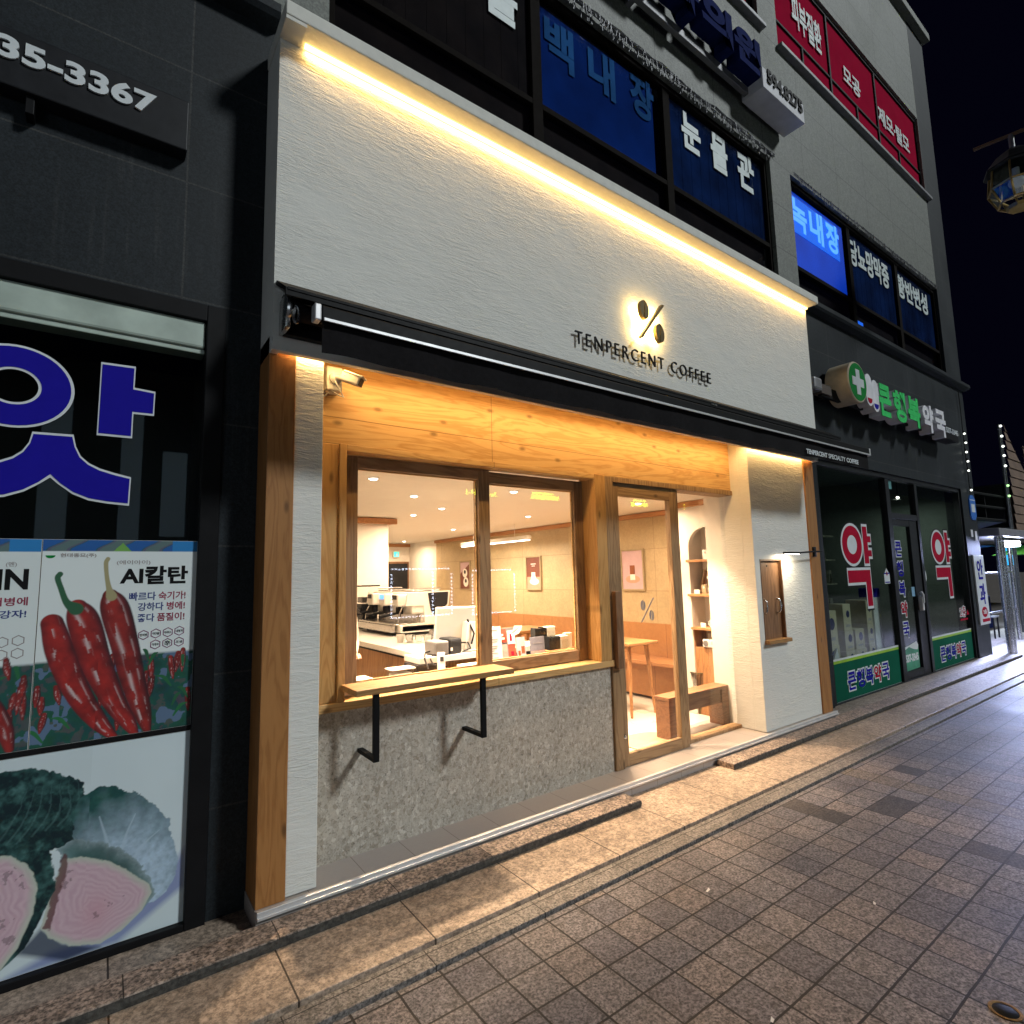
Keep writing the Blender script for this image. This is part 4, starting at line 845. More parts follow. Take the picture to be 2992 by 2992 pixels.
for i, (x, y, s_) in enumerate(((2.0, 1.52, 'nearest the barista'), (2.05, 1.45, 'second in the row'), (2.10, 1.39, 'third in the row'), (2.15, 1.33, 'at the sign end of the row'))):
    b = MB(); b.lathe([(.024, 0), (.034, .05), (.036, .062), (.031, .062), (.022, .006)], (x, y, 1.0), 18)
    b.tube([(x+.034, y, 1.05), (x+.052, y, 1.045), (x+.05, y, 1.02), (x+.03, y, 1.015)], .004, 6)
    one('coffee_cup', b, 'plastic' if i == 0 else ('steel' if i % 2 else 'glass'), 'small cup on the counter before the machine, '+s_, 'cup', 'cups on the counter')
mb = MB(); mb.lathe([(.04, 0), (.044, .05), (.034, .10), (.03, .10), (.03, .01)], (2.22, 1.36, 1.0), 18); mb.tube([(2.25, 1.32, 1.09), (2.275, 1.29, 1.08), (2.27, 1.295, 1.03), (2.25, 1.32, 1.02)], .006, 6); one('milk_pitcher', mb, 'steel', 'steel milk pitcher beside the row of cups', 'pitcher')
mb = MB(); mb.lathe([(.045, 0), (.045, .02), (.02, .022), (.018, .09), (.001, .092)], (2.16, 1.14, 1.0), 20); one('tamper', mb, 'plastic', 'white tamper stand on the counter behind the printer', 'tamper')
tw = MB(); tw.box(2.50, 2.60, 1.40, 1.53, 1.0, 1.25, .012); one('paper_bag', tw, 'kraft', 'upright kraft paper bag next to the espresso machine', 'bag', 'kraft bags on the counter')
tw = MB(); tw.box(2.44, 2.54, 1.24, 1.36, 1.0, 1.235, .012); one('paper_bag', tw, 'kraft', 'kraft paper bag half hidden by the order screen', 'bag', 'kraft bags on the counter')
pos_ = thing('order_screen', 'white point of sale screen turned away from the window', 'screen', (2.1, .72, 1.0))
mx = Matrix.Translation((2.09, .76, 1.18)) @ Matrix.Rotation(R(8), 4, 'X') @ Matrix.Rotation(R(-6), 4, 'Z')
mb = MB(); mb.box(-.17, .17, -.015, .02, -.12, .13, .008, mx); obj('display_back', mb, 'plastic', pos_)
mb = MB(); mb.prism([(2.10, .995), (2.26, .995), (2.24, 1.10), (2.20, 1.20), (2.12, 1.20)], .66, .73); obj('stand', mb, 'plastic', pos_)
mb = MB(); mb.box(2.03, 2.28, .64, .84, .994, 1.008, .004); obj('base', mb, 'plastic', pos_)
pr_ = thing('receipt_printer', 'dark receipt printer with loose cables on the counter end', 'printer', (1.95, .66, 1.0))
mb = MB(); mb.box(1.835, 1.945, .62, .78, .996, 1.09, .012); obj('cover', mb, 'grey', pr_)
mb = MB(); mb.box(1.945, 2.05, .622, .782, .996, 1.10, .014); obj('body', mb, 'blackp', pr_)
mb = MB(); mb.box(1.957, 1.972, .6195, .622, 1.02, 1.04); obj('button', mb, 'paper', pr_)
mb = MB()
mb.tube([(1.84, .70, 1.02), (1.78, .66, 1.02), (1.745, .60, .99), (1.74, .55, .95), (1.72, .50, .935)], .006, 6); mb.tube([(1.85, .68, 1.0), (1.80, .62, .98), (1.79, .56, .95), (1.86, .50, .94)], .006, 6)
mb.tube([(2.05, .70, 1.06), (2.12, .66, 1.06), (2.13, .64, 1.02), (2.06, .64, 1.005)], .006, 6); mb.tube([(2.13, .68, 1.22), (2.16, .64, 1.12), (2.13, .63, 1.05)], .007, 6); obj('cable', mb, 'black', pr_)
cr = thing('card_terminal', 'slim white card reader leaning on the window ledge', 'card reader', (1.84, .50, .93))
mx = Matrix.Translation((1.80, .47, .925)) @ Matrix.Rotation(R(-12), 4, 'X') @ Matrix.Rotation(R(5), 4, 'Y')
mb = MB(); mb.box(-.026, .026, -.01, .01, 0, .115, .005, mx); obj('case', mb, 'plastic', cr)
mb = MB(); mb.box(-.013, .013, -.0125, -.010, .055, .085, .001, mx); obj('screen', mb, 'blackp', cr)
tb = thing('plastic_tub', 'clear lidded plastic tub on the window ledge', 'tub', (1.5, .48, .93))
mb = MB(); mb.box(1.42, 1.56, .375, .47, .925, .975, .008); obj('tub', mb, 'glass', tb)
mb = MB(); mb.box(1.43, 1.55, .385, .46, .928, .955, .006); obj('contents', mb, 'paper', tb)
mb = MB(); mb.box(1.412, 1.568, .367, .478, .975, .984, .004); obj('lid', mb, 'plastic', tb)
mb = MB(); mb.box(1.10, 1.20, .40, .46, .925, .94, .004); one('phone_tray', mb, 'grey', 'flat grey tray at the window corner of the ledge', 'tray')
mb = MB(); mb.box(1.065, 1.085, .42, .48, .925, .99, .004); one('cup_lid_box', mb, 'paper', 'white box at the window corner of the ledge', 'box')
# upright menus in the second sash
def stand(name, x0, x1, y, z0, z1, mat, label, cat, lean=8, group=None, rz=0):
    mx = Matrix.Translation(((x0+x1)/2, y, z0)) @ Matrix.Rotation(R(rz), 4, 'Z') @ Matrix.Rotation(R(-lean), 4, 'X'); b = MB(); b.box(-(x1-x0)/2, (x1-x0)/2, -.003, .003, 0, (z1-z0), .001, mx); return one(name, b, mat, label, cat, group), mx
MG = 'menus standing inside the second sash'
mo, mx = stand('menu_board', 2.215, 2.335, .54, .925, 1.165, 'paper', 'white printed menu sheet standing beside the window stile', 'menu', 6, MG)
mb = MB()
for i in range(13): 
    w2 = random.uniform(.02, .08); mb.box(-.05, -.05+w2, -.0042, -.0032, .02+i*.016, .025+i*.016, 0, mx)
obj('printed_lines', mb, 'greyletter', mo)
cards = plain('photo_card_red', (.36, .06, .03), .5, var=.4, sc_=16); cards2 = plain('photo_card_pink', (.50, .30, .27), .5, var=.3, sc_=20)
mo, mx = stand('menu_holder', 2.325, 2.475, .56, .925, 1.145, 'grey', 'grey holder with four photo cards of drinks', 'menu', 8, MG)
for k, (a, c, mt) in enumerate(((-.07, .115, cards), (.005, .10, 'paper'), (-.07, .005, cards2), (.005, .0, cards))):
    b = MB(); b.box(a, a+.066, -.0055, -.0035, c+.004, c+.10, 0, mx); q = obj('photo_card', b, mt, mo)
b = MB(); b.box(.025, .045, -.0068, -.0058, .125, .175, 0, mx); b.box(.025, .05, -.0068, -.0058, .02, .05, 0, mx); obj('printed_drink', b, 'redv', mo)
b = MB(); b.box(-.06, -.02, -.0068, -.0058, .14, .155, 0, mx); b.box(-.055, -.03, -.0068, -.0058, .165, .18, 0, mx); obj('printed_cup', b, 'paper', mo)
mb = MB(); mb.add([(2.42, .51, 1.165), (2.49, .51, 1.16), (2.48, .505, 1.13), (2.45, .50, 1.105), (2.40, .50, 1.095), (2.385, .505, 1.10), (2.40, .505, 1.12)], [(0, 1, 2, 3, 4, 5, 6)]); mb.box(2.425, 2.485, .512, .53, 1.12, 1.16, .008); one('receipt_roll', mb, 'paper', 'curled white receipt hanging on top of the photo card holder', 'receipt')
mo, mx = stand('menu_card', 2.475, 2.555, .55, .925, 1.072, plain('lilac_card', (.50, .42, .45), .5), 'pale lilac leaflet with beans between the holder and grey sign', 'menu', 8, MG)
b = MB(); b.box(.0, .03, -.0045, -.0035, .03, .08, 0, mx); b.box(-.03, -.01, -.0045, -.0035, .01, .05, 0, mx); obj('printed_beans', b, cof, mo)
mo, mx = stand('menu_card', 2.597, 2.735, .55, .925, 1.062, plain('slate_card', (.20, .20, .25), .4), 'slate grey counter sign with an orange lower edge', 'menu', 5, MG)
b = MB(); b.box(-.065, .065, -.0045, -.0035, .004, .035, 0, mx); obj('printed_band', b, cards2, mo)
b = MB(); b.box(-.045, .045, -.0045, -.0035, .088, .092, 0, mx); obj('printed_line', b, 'greyletter', mo)
tr = MB(); tr.box(2.735, 2.985, .50, .60, .925, .955, .004); one('sugar_tray', tr, 'oak', 'low wooden tray holding the cup stacks', 'tray')
def stack(x0, x1, y0, y1, z0, z1, label):
    t = thing('cup_holder', label, 'holder', ((x0+x1)/2, y0, z0), 'straw and lid holders'); xm = x0+(x1-x0)*.6
    b = MB(); 
    for i in range(8): b.box(x0+(xm-x0)*i/8, x0+(xm-x0)*(i+.8)/8, y0, y1, z0, z1-.01*random.random(), .002)
    obj('black_straws', b, 'blackp', t)
    b = MB(); b.box(xm, x1, y0-.003, y1, z0, z1, .005); obj('napkins', b, 'paper', t)
    b = MB(); b.box(x0-.006, x1+.006, y0-.009, y0-.006, z0, z1-.03); obj('clear_front', b, 'glass', t)
stack(2.75, 2.94, .515, .58, .956, 1.055, 'front clear holder of black straws and white napkins')
stack(2.70, 2.90, .62, .68, .995, 1.12, 'rear taller holder of black straws and white napkins')
mb = MB(); mb.box(2.955, 3.02, .56, .60, .955, 1.065, .003); one('acrylic_stand', mb, 'cream', 'cream leaflet stand at the end of the tray', 'stand')
# member of staff behind the counter, mostly hidden by the window stile
def person(name, joints, edges, label, loc):
    me = bpy.data.meshes.new('body'); me.from_pydata([j[0] for j in joints], edges, []); o = bpy.data.objects.new('body', me); COL.objects.link(o)
    md = o.modifiers.new('skin', 'SKIN'); sv = me.skin_vertices[0].data
    for i, j in enumerate(joints): sv[i].radius = j[1]; sv[i].use_root = (i == 0)
    o.modifiers.new('sub', 'SUBSURF').levels = 2
    dg = bpy.context.evaluated_depsgraph_get(); m2 = bpy.data.meshes.new_from_object(o.evaluated_get(dg)); bpy.data.objects.remove(o)
    b = MB(); b.add([(v.co.x+loc[0], v.co.y+loc[1], v.co.z+loc[2]) for v in m2.vertices], [tuple(p.vertices) for p in m2.polygons], True); bpy.data.meshes.remove(m2)
    return b
J = [((0, 0, .88), (.14, .10)), ((0, 0, 1.05), (.125, .095)), ((0, 0, 1.25), (.145, .10)), ((0, .01, 1.36), (.10, .075)), ((0, .015, 1.43), (.05, .05)), ((0, .0, 1.50), (.068, .078)), ((0, -.005, 1.60), (.062, .075)),
     ((.165, 0, 1.30), (.052, .055)), ((.185, -.03, 1.07), (.040, .042)), ((.12, -.20, 1.03), (.030, .030)), ((.10, -.235, 1.03), (.026, .026)),
     ((-.165, 0, 1.30), (.052, .055)), ((-.185, -.03, 1.07), (.040, .042)), ((-.12, -.20, 1.03), (.030, .030)), ((-.10, -.235, 1.03), (.026, .026)),
     ((.09, 0, .80), (.085, .09)), ((.10, 0, .45), (.055, .06)), ((.10, .02, .08), (.04, .045)), ((.10, -.10, .03), (.04, .03)),
     ((-.09, 0, .80), (.085, .09)), ((-.10, 0, .45), (.055, .06)), ((-.10, .02, .08), (.04, .045)), ((-.10, -.10, .03), (.04, .03))]
Eg = [(0, 1), (1, 2), (2, 3), (3, 4), (4, 5), (5, 6), (3, 7), (7, 8), (8, 9), (9, 10), (3, 11), (11, 12), (12, 13), (13, 14), (0, 15), (15, 16), (16, 17), (17, 18), (0, 19), (19, 20), (20, 21), (21, 22)]
PL = (1.33, 1.3, -.02)
b = person('body', J, Eg, '', PL)
pt = tag(obj('person', b, 'shirt', None, PL), 'staff member in white shirt and brown apron behind the window stile', 'person')
mb = MB(); mb.sphere((PL[0], PL[1]-.012, 1.555-.02), .088, 16, (.88, .98, 1.22)); mb.sphere((PL[0], PL[1]-.105, 1.525), .014, 8, (1, 1.2, 1.6)); hd_ = obj('head', mb, 'skin', pt)
mb = MB()
for sx in (-1, 1): mb.sphere((PL[0]+sx*.030, PL[1]-.091, 1.548), .010, 8, (1.4, .5, .8)); mb.box(PL[0]+sx*.030-.016, PL[0]+sx*.030+.016, PL[1]-.098, PL[1]-.09, 1.568, 1.573)
obj('eye', mb, 'hair', hd_); mb = MB(); mb.sphere((PL[0], PL[1]-.088, 1.487), .012, 8, (1.7, .5, .45)); obj('mouth', mb, plain('lips', (.35, .12, .10), .5), hd_)
mb = MB()
for sx in (-1, 1): mb.sphere((PL[0]+sx*.078, PL[1]-.005, 1.53), .018, 8, (.5, .8, 1.4))
obj('ear', mb, 'skin', hd_)
mb = MB(); mb.sphere((PL[0], PL[1]+.018, 1.57), .096, 16, (.95, 1.0, 1.12)); mb.tube([(PL[0]+.05, PL[1]+.08, 1.56), (PL[0]+.10, PL[1]+.10, 1.46), (PL[0]+.14, PL[1]+.06, 1.36), (PL[0]+.16, PL[1]+.02, 1.27)], [.03, .03, .022, .006], 10)
for i in range(9): mb.tube([(PL[0]+.11, PL[1]+.04, 1.42), (PL[0]+.17+.01*i, PL[1]+.02, 1.31-.006*i+.02*(i % 2)), (PL[0]+.20+.006*i, PL[1], 1.285-.01*(i % 3))], [.006, .004, .0015], 5)
obj('hair', mb, 'hair', pt)
for sx in (-1, 1):
    hx, hy, hz = PL[0]+sx*.10, PL[1]-.235, PL[2]+1.03; mb = MB(); mb.sphere((hx-sx*.012, hy-.045, hz), .036, 10, (.8, 1.3, .5))
    for q in range(4): mb.tube([(hx-sx*.012+(q-1.5)*.016, hy-.08, hz), (hx-sx*.014+(q-1.5)*.017, hy-.115+.006*abs(q-1.5), hz-.006), (hx-sx*.016+(q-1.5)*.016, hy-.14+.012*abs(q-1.5), hz-.022)], [.009, .008, .006], 8)
    mb.tube([(hx-sx*.03, hy-.03, hz), (hx-sx*.058, hy-.06, hz-.004), (hx-sx*.06, hy-.088, hz-.012)], [.011, .009, .007], 8); obj('hand', mb, 'skin', pt)
mb = MB(); 
for sx in (-1, 1): mb.tube([(PL[0]+sx*.085, PL[1], PL[2]+.90), (PL[0]+sx*.095, PL[1], PL[2]+.5), (PL[0]+sx*.10, PL[1]+.015, PL[2]+.13)], [.115, .078, .065], 14)
obj('trousers', mb, 'hair', pt)
mb = MB(); mb.prismx([(PL[1]-.13, 1.22), (PL[1]-.14, .60), (PL[1]-.12, .60), (PL[1]-.11, 1.22)], PL[0]-.15, PL[0]+.15); mb.lathe([(.17, 0), (.20, -.1), (.215, -.40), (.20, -.40), (.185, -.1), (.155, 0)], (PL[0], PL[1], 1.02), 24); obj('apron', mb, 'apron', pt)
# ================================================================== SEED SHOP BESIDE THE CAFE
ss = thing('shop_window', 'dark seed shop window in a black frame under a pale shutter box', 'shop window', (-.6, .2, .02))
mb = MB(); mb.box(.354, .437, .17, .32, .02, 2.883, .004); mb.box(-2.2, .354, .171, .31, 2.80, 2.883, .004); mb.box(-2.2, .354, .172, .30, .02, .052, .003); mb.box(-2.2, .354, .196, .24, .863, .884, .002); mb.box(.600, .603, .0, .19, 0, 4.3) if 0 else None; obj('frame', mb, 'black', ss)
mb = MB(); mb.box(-2.2, .352, .19, .30, 2.665, 2.80, .012); mb.box(-2.2, .352, .205, .30, 2.64, 2.664, .004); obj('shutter_box', mb, 'teal', ss)
mb = MB(); mb.box(-2.2, .352, .206, .212, .05, 2.66); obj('glass', mb, 'glassd', ss)
mb = MB(); mb.box(-2.2, .60, 2.0, 2.1, 0, 3.2); mb.box(-2.2, .60, .42, 2.0, -.02, .0); mb.box(-2.3, -2.2, .42, 2.1, 0, 3.2); mb.box(.5, .6, .42, 2.1, 0, 3.2); mb.box(-2.2, .6, .42, 2.1, 3.1, 3.2); obj('dark_room', mb, 'dark', ss)
# large blue vinyl syllable, cut off by the edge of view
def outline(poly, d):
    n = len(poly); a = sum(poly[i][0]*poly[(i+1) % n][1]-poly[(i+1) % n][0]*poly[i][1] for i in range(n)); sg = 1 if a > 0 else -1; out = []
    for i in range(n):
        p0, p1, p2 = Vector(poly[i-1]), Vector(poly[i]), Vector(poly[(i+1) % n]); e1 = (p1-p0).normalized(); e2 = (p2-p1).normalized()
        n1 = Vector((e1.y, -e1.x))*sg; n2 = Vector((e2.y, -e2.x))*sg; b_ = (n1+n2); b_ = b_/max(.35, b_.length_squared/2) if b_.length > 1e-6 else n1
        out.append((p1.x+b_.x*d/1.0*.5*2/2, p1.y+b_.y*d))
    return out
def ring(mb, cx, cz, ro, ri, y0, y1, sq=1, n=48):
    vs = []; fs = []
    for i in range(n):
        a = 6.28319*i/n; c, s_ = math.cos(a), math.sin(a)
        vs += [(cx+ro*c, y0, cz+ro*sq*s_), (cx+ri*c, y0, cz+ri*sq*s_), (cx+ro*c, y1, cz+ro*sq*s_), (cx+ri*c, y1, cz+ri*sq*s_)]
    for i in range(n):
        a, b_ = i*4, ((i+1) % n)*4
        fs += [(a, a+1, b_+1, b_), (a+2, b_+2, b_+3, a+3), (a, b_, b_+2, a+2), (a+1, a+3, b_+3, b_+1)]
    mb.add(vs, fs)
wl_ = thing('window_lettering', 'huge blue syllable edged in white on the seed shop window', 'window lettering', (-.2, .2, 1.9))
ap = [(-.046, 2.507), (.072, 2.511), (.071, 2.412), (.152, 2.407), (.151, 2.310), (.072, 2.308), (.072, 2.194), (-.047, 2.193)]
sp = [(-.262, 2.160), (-.135, 2.164), (-.125, 2.12), (-.106, 2.077), (-.075, 2.047), (-.035, 2.026), (.02, 2.01), (.076, 1.998), (.074, 1.887), (0, 1.892), (-.066, 1.902), (-.12, 1.925), (-.165, 1.96), (-.199, 1.996), (-.235, 1.96), (-.282, 1.925), (-.34, 1.90), (-.40, 1.892), (-.475, 1.887), (-.475, 1.998), (-.42, 2.01), (-.365, 2.026), (-.32, 2.05), (-.29, 2.08), (-.27, 2.12)]
mb = MB(); ring(mb, -.335, 2.355, .198, .078, .2035, .2055, .89); mb.prism(outline(ap, .010), .2035, .2055); mb.prism(outline(sp, .010), .2035, .2055); obj('white_edge', mb, 'whitev', wl_)
mb = MB(); ring(mb, -.335, 2.355, .187, .089, .2015, .2033, .89); mb.prism(ap, .2015, .2033); mb.prism(sp, .2015, .2033); obj('blue_letter', mb, 'blue', wl_)
# phone number sign
sg = thing('phone_sign', 'black box sign with white phone number digits above the seed shop', 'sign', (-.6, .15, 3.7))
mb = MB(); mb.box(-1.6, .232, .10, G-.001, 3.60, 3.86, .006); obj('box', mb, 'blackp', sg)
mb = MB(); mb.text('735-3367', -.545, .099, 3.71, 3.815, .0985, .008, .035); obj('digits', mb, 'whitev', sg)
mb = MB(); mb.box(-.36, -.33, .12, G-.001, 3.52, 3.60, .003); obj('bracket', mb, 'black', sg)
# printed posters: painted per vertex from shapes
def painted(x0, x1, z0, z1, nx, nz, fn, y):
    X, Z_ = np.meshgrid(np.linspace(x0, x1, nx), np.linspace(z0, z1, nz)); C_ = np.ones((nz, nx, 3)); C_ = fn(X, Z_, C_)
    idx = np.arange(nx*nz).reshape(nz, nx); f = np.stack([idx[:-1, :-1], idx[:-1, 1:], idx[1:, 1:], idx[1:, :-1]], -1).reshape(-1, 4)
    vs = np.stack([X.ravel(), np.full(X.size, y), Z_.ravel()], -1)
    return vs.tolist(), f.tolist(), C_.reshape(-1, 3)
def painted_obj(name, parent, *a):
    vs, fs, C_ = painted(*a); mb = MB(); mb.v = [tuple(v) for v in vs]; mb.f = [tuple(f) for f in fs]; mb.smooth = [False]*len(fs)
    o = obj(name, mb, PAINT, parent); at = o.data.color_attributes.new('Col', 'FLOAT_COLOR', 'POINT')
    at.data.foreach_set('color', np.concatenate([np.clip(C_, 0, 1), np.ones((len(C_), 1))], 1).astype(np.float32).ravel()); return o
PAINT = paint_mat('printed_paper', .4)
def vnoise(X, Z_, f, seed=0, oct=3):
    out = np.zeros_like(X); amp = 1; tot = 0
    for o_ in range(oct):
        r = np.random.RandomState(seed+o_*17).rand(64, 64); u = (X*f) % 63; v = (Z_*f) % 63; i, j = np.floor(u).astype(int), np.floor(v).astype(int); du, dv = u-i, v-j
        du = du*du*(3-2*du); dv = dv*dv*(3-2*dv); i1, j1 = (i+1) % 64, (j+1) % 64
        out += amp*((r[i, j]*(1-du)+r[i1, j]*du)*(1-dv)+(r[i, j1]*(1-du)+r[i1, j1]*du)*dv); tot += amp; amp *= .5; f *= 2.1
    return out/tot
def over(C_, m_, col):
    m_ = np.clip(m_, 0, 1)[..., None]; return C_*(1-m_)+np.asarray(col)*m_
def ribbon(X, Z_, sp_):
    """distance along/across a tapering ribbon: sp_ = [(x, z, halfwidth)]"""
    P_ = np.array(sp_, float); t = np.linspace(0, len(P_)-1, 60); k = np.clip(t.astype(int), 0, len(P_)-2); fr = t-k
    def cr(a):
        p = np.vstack([2*P_[0]-P_[1], P_, 2*P_[-1]-P_[-2]]); q = k+1; f_ = fr[:, None]
        return .5*(2*p[q]+(p[q+1]-p[q-1])*f_+(2*p[q-1]-5*p[q]+4*p[q+1]-p[np.minimum(q+2, len(p)-1)])*f_**2+(3*p[q]-p[q-1]-3*p[q+1]+p[np.minimum(q+2, len(p)-1)])*f_**3)
    S_ = cr(0); tang = np.gradient(S_[:, :2], axis=0); tang /= np.linalg.norm(tang, axis=1)[:, None]+1e-9
    best = np.full(X.shape, 1e9); U = np.zeros_like(X); V = np.zeros_like(X)
    for i in range(60):
        dx, dz = X-S_[i, 0], Z_-S_[i, 1]; d = np.hypot(dx, dz)/max(S_[i, 2], 1e-4); mm = d < best
        best = np.where(mm, d, best); U = np.where(mm, i/59, U); V = np.where(mm, (dx*-tang[i, 1]+dz*tang[i, 0])/max(S_[i, 2], 1e-4), V)
    return best, U, V
def pepper(X, Z_, C_, sp_, seed, tint=1.0, px=.004):
    b_, U, V = ribbon(X, Z_, sp_); m_ = np.clip((1.0-b_)/.10, 0, 1)
    nz_ = vnoise(X, Z_, 26, seed); shade = .14+.86*np.clip(1-(V*.95+.12)**2, 0, 1)**1.2; base = np.stack([.34*shade*(.45+1.0*nz_)*tint, .012+.02*nz_*shade, .014+.012*nz_], -1)
    C_ = C_*(1-m_[..., None])+base*m_[..., None]
    st_ = vnoise(U*1.3+3, V*.22+5, 10, seed+3); hl = np.exp(-((V+.28+.12*np.sin(U*9+seed))/.15)**2)*np.clip((st_-.48)/.10, 0, 1)*(U > .05)*(U < .95); hl2 = np.exp(-((V-.5)/.08)**2)*np.clip((vnoise(U*1.7+9, V*.3+2, 12, seed+9)-.52)/.08, 0, 1)*(U < .9)
    return over(C_, m_*(hl*.75+hl2*.4), (.62, .52, .52))
def stem(X, Z_, C_, sp_, col):
    b_, U, V = ribbon(X, Z_, sp_); return over(C_, (1-b_)/.2, np.asarray(col)*1.0)
def field(X, Z_, C_, ztop, seed):
    n1 = vnoise(X, Z_, 16, seed); n2 = vnoise(X, Z_, 34, seed+5); m_ = np.clip((ztop-Z_)/.012, 0, 1)
    g = np.stack([.012+.05*(n2 > .62), .035+.09*n1, .035+.06*n2], -1); g = np.where((n1 > .60)[..., None], np.array([.10, .16, .26]), g)
    C_ = C_*(1-m_[..., None])+g*m_[..., None]
    r_ = np.random.RandomState(seed)
    for i in range(26):
        x = X.min()+(X.max()-X.min())*r_.rand(); z = Z_.min()+(ztop-.05-Z_.min())*r_.rand(); l_ = .06+.05*r_.rand(); a = (r_.rand()-.5)*.03
        C_ = pepper(X, Z_, C_, [(x, z+l_, .010), (x+a*.5, z+l_*.5, .013), (x+a, z, .004)], seed+i, .75)
    for i in range(14):
        x = X.min()+(X.max()-X.min())*r_.rand(); z = Z_.min()+(ztop-Z_.min())*r_.rand(); q = (r_.rand()-.5)*.14; C_ = stem(X, Z_, C_, [(x, z, .004), (x+q*.5, z+.04, .008), (x+q, z+.05, .002)], (.02, .10+.05*r_.rand(), .05))
    return C_
def topband(X, Z_, C_, z):
    m_ = np.clip((Z_-z)/.003, 0, 1); n1 = np.sin(X*38+np.cos(Z_*60)*1.2); b_ = np.stack([np.where(n1 > .2, .10, .015), np.where(n1 > .55, .16, .10), np.where(n1 > .0, .16, .34)], -1)
    b_ = np.where((X > X.max()-.10)[..., None], np.array([.02, .20, .50]), b_); tri = (np.abs(X-.065)+np.abs(Z_-z)*.9 < .035); b_ = np.where(tri[..., None], np.array([.16, .38, .08]), b_)
    return C_*(1-m_[..., None])+b_*m_[..., None]
def art1(X, Z_, C_):
    C_[:] = (.72, .78, .78); C_ = field(X, Z_, C_, 1.226, 3)
    C_ = over(C_, np.clip((1.232-Z_)/.004, 0, 1)*(X < -.02)*(Z_ > 1.18)*.0, (0, 0, 0))
    C_ = pepper(X, Z_, C_, [(-.160, 1.375, .040), (-.125, 1.25, .052), (-.06, 1.08, .046), (.01, .96, .034), (.066, .888, .016)], 11)
    C_ = pepper(X, Z_, C_, [(-.080, 1.435, .036), (-.055, 1.37, .060), (-.005, 1.20, .056), (.06, 1.04, .044), (.115, .94, .030), (.145, .882, .014)], 21)
    C_ = pepper(X, Z_, C_, [(.030, 1.480, .030), (.050, 1.42, .056), (.09, 1.27, .054), (.125, 1.12, .048), (.165, .98, .036), (.19, .885, .014)], 31, .8)
    C_ = stem(X, Z_, C_, [(-.145, 1.577, .011), (-.152, 1.56, .011), (-.14, 1.52, .011), (-.118, 1.46, .014), (-.085, 1.43, .028)], (.03, .11, .055))
    C_ = stem(X, Z_, C_, [(.014, 1.640, .009), (.008, 1.62, .009), (.014, 1.56, .009), (.024, 1.51, .012), (.034, 1.478, .022)], (.36, .32, .17))
    return topband(X, Z_, C_, 1.671)
pp = thing('pepper_poster', 'seed poster of three long red peppers with black and blue Korean headings', 'poster', (.07, .2, .885), 'posters on the seed shop window')
mb = MB(); mb.box(-.207, .354, .2015, .2055, .885, 1.722); sh = obj('sheet', mb, 'paper', pp)
painted_obj('picture', sh, -.206, .353, .886, 1.721, 300, 440, art1, .2008)
yt = .2003
mb = MB(); mb.text('AI칼탄', .060, .319, 1.526, 1.608, yt, .0005, .035); obj('heading', mb, 'black', pp)
mb = MB(); mb.text('(에이아이)', .046, .170, 1.612, 1.634, yt, .0005, .01); mb.text('현대종묘(주)', -.148, -.027, 1.645, 1.664, yt, .0005, .02); obj('small_heading', mb, 'greyletter', pp)
mb = MB(); mb.text('빠르다', .097, .197, 1.455, 1.492, yt, .0005, .02); mb.text('강하다', .131, .228, 1.409, 1.445, yt, .0005, .02); mb.text('좋다', .131, .195, 1.36, 1.396, yt, .0005, .02); obj('blue_lines', mb, plain('navy_print', (.03, .05, .20), .5), pp)
mb = MB(); mb.text('숙기가!', .207, .313, 1.455, 1.492, yt, .0005, .02); mb.text('병에!', .240, .312, 1.409, 1.445, yt, .0005, .02); mb.text('품질이!', .205, .312, 1.36, 1.396, yt, .0005, .02); obj('red_lines', mb, plain('maroon_print', (.26, .02, .06), .5), pp)
mb = MB(); bl = MB()
for k, (hx, hz) in enumerate(((.157, 1.303), (.203, 1.306), (.249, 1.308), (.294, 1.311), (.203, 1.258), (.249, 1.260), (.294, 1.262))):
    hexo = [(hx+.022*math.sin(a), hz+.022*math.cos(a)) for a in [i*math.pi/3 for i in range(6)]]; hexi = [(hx+.018*math.sin(a), hz+.018*math.cos(a)) for a in [i*math.pi/3 for i in range(6)]]
    for i in range(6): j = (i+1) % 6; mb.add([(hexo[i][0], yt, hexo[i][1]), (hexo[j][0], yt, hexo[j][1]), (hexi[j][0], yt, hexi[j][1]), (hexi[i][0], yt, hexi[i][1])], [(0, 3, 2, 1)])
    if k == 5: bl.text('辛', hx-.012, hx+.012, hz-.012, hz+.012, yt, .0004, .02)
    else: bl.text(('탄저병', '역병', '바이러스', '내병계', '극대과', '', '조생')[k], hx-.013, hx+.013, hz-.006, hz+.006, yt, .0004, .02)
obj('hexagon_badges', mb, plain('badge_print', (.16, .03, .10), .5), pp); obj('badge_lettering', bl, 'black', pp)
mb = MB(); mb.prism([(-.180+.016*math.cos(a), 1.655+.012*math.sin(a)) for a in np.linspace(math.pi, 2*math.pi, 12)], yt-.0005, yt); obj('seed_logo', mb, 'greend', pp)
def art0(X, Z_, C_):
    C_[:] = (.68, .74, .74); C_ = field(X, Z_, C_, 1.223, 43)
    C_ = pepper(X, Z_, C_, [(-.58, 1.45, .04), (-.52, 1.25, .06), (-.44, 1.05, .05), (-.36, .91, .025), (-.33, .887, .01)], 51); C_ = pepper(X, Z_, C_, [(-.40, 1.17, .02), (-.33, 1.08, .03), (-.285, .98, .03), (-.265, .90, .016)], 61, .8)
    return topband(X, Z_, C_, 1.668)
p0 = thing('pepper_poster', 'second pepper seed poster cut off by the edge of view', 'poster', (-.5, .2, .885), 'posters on the seed shop window')
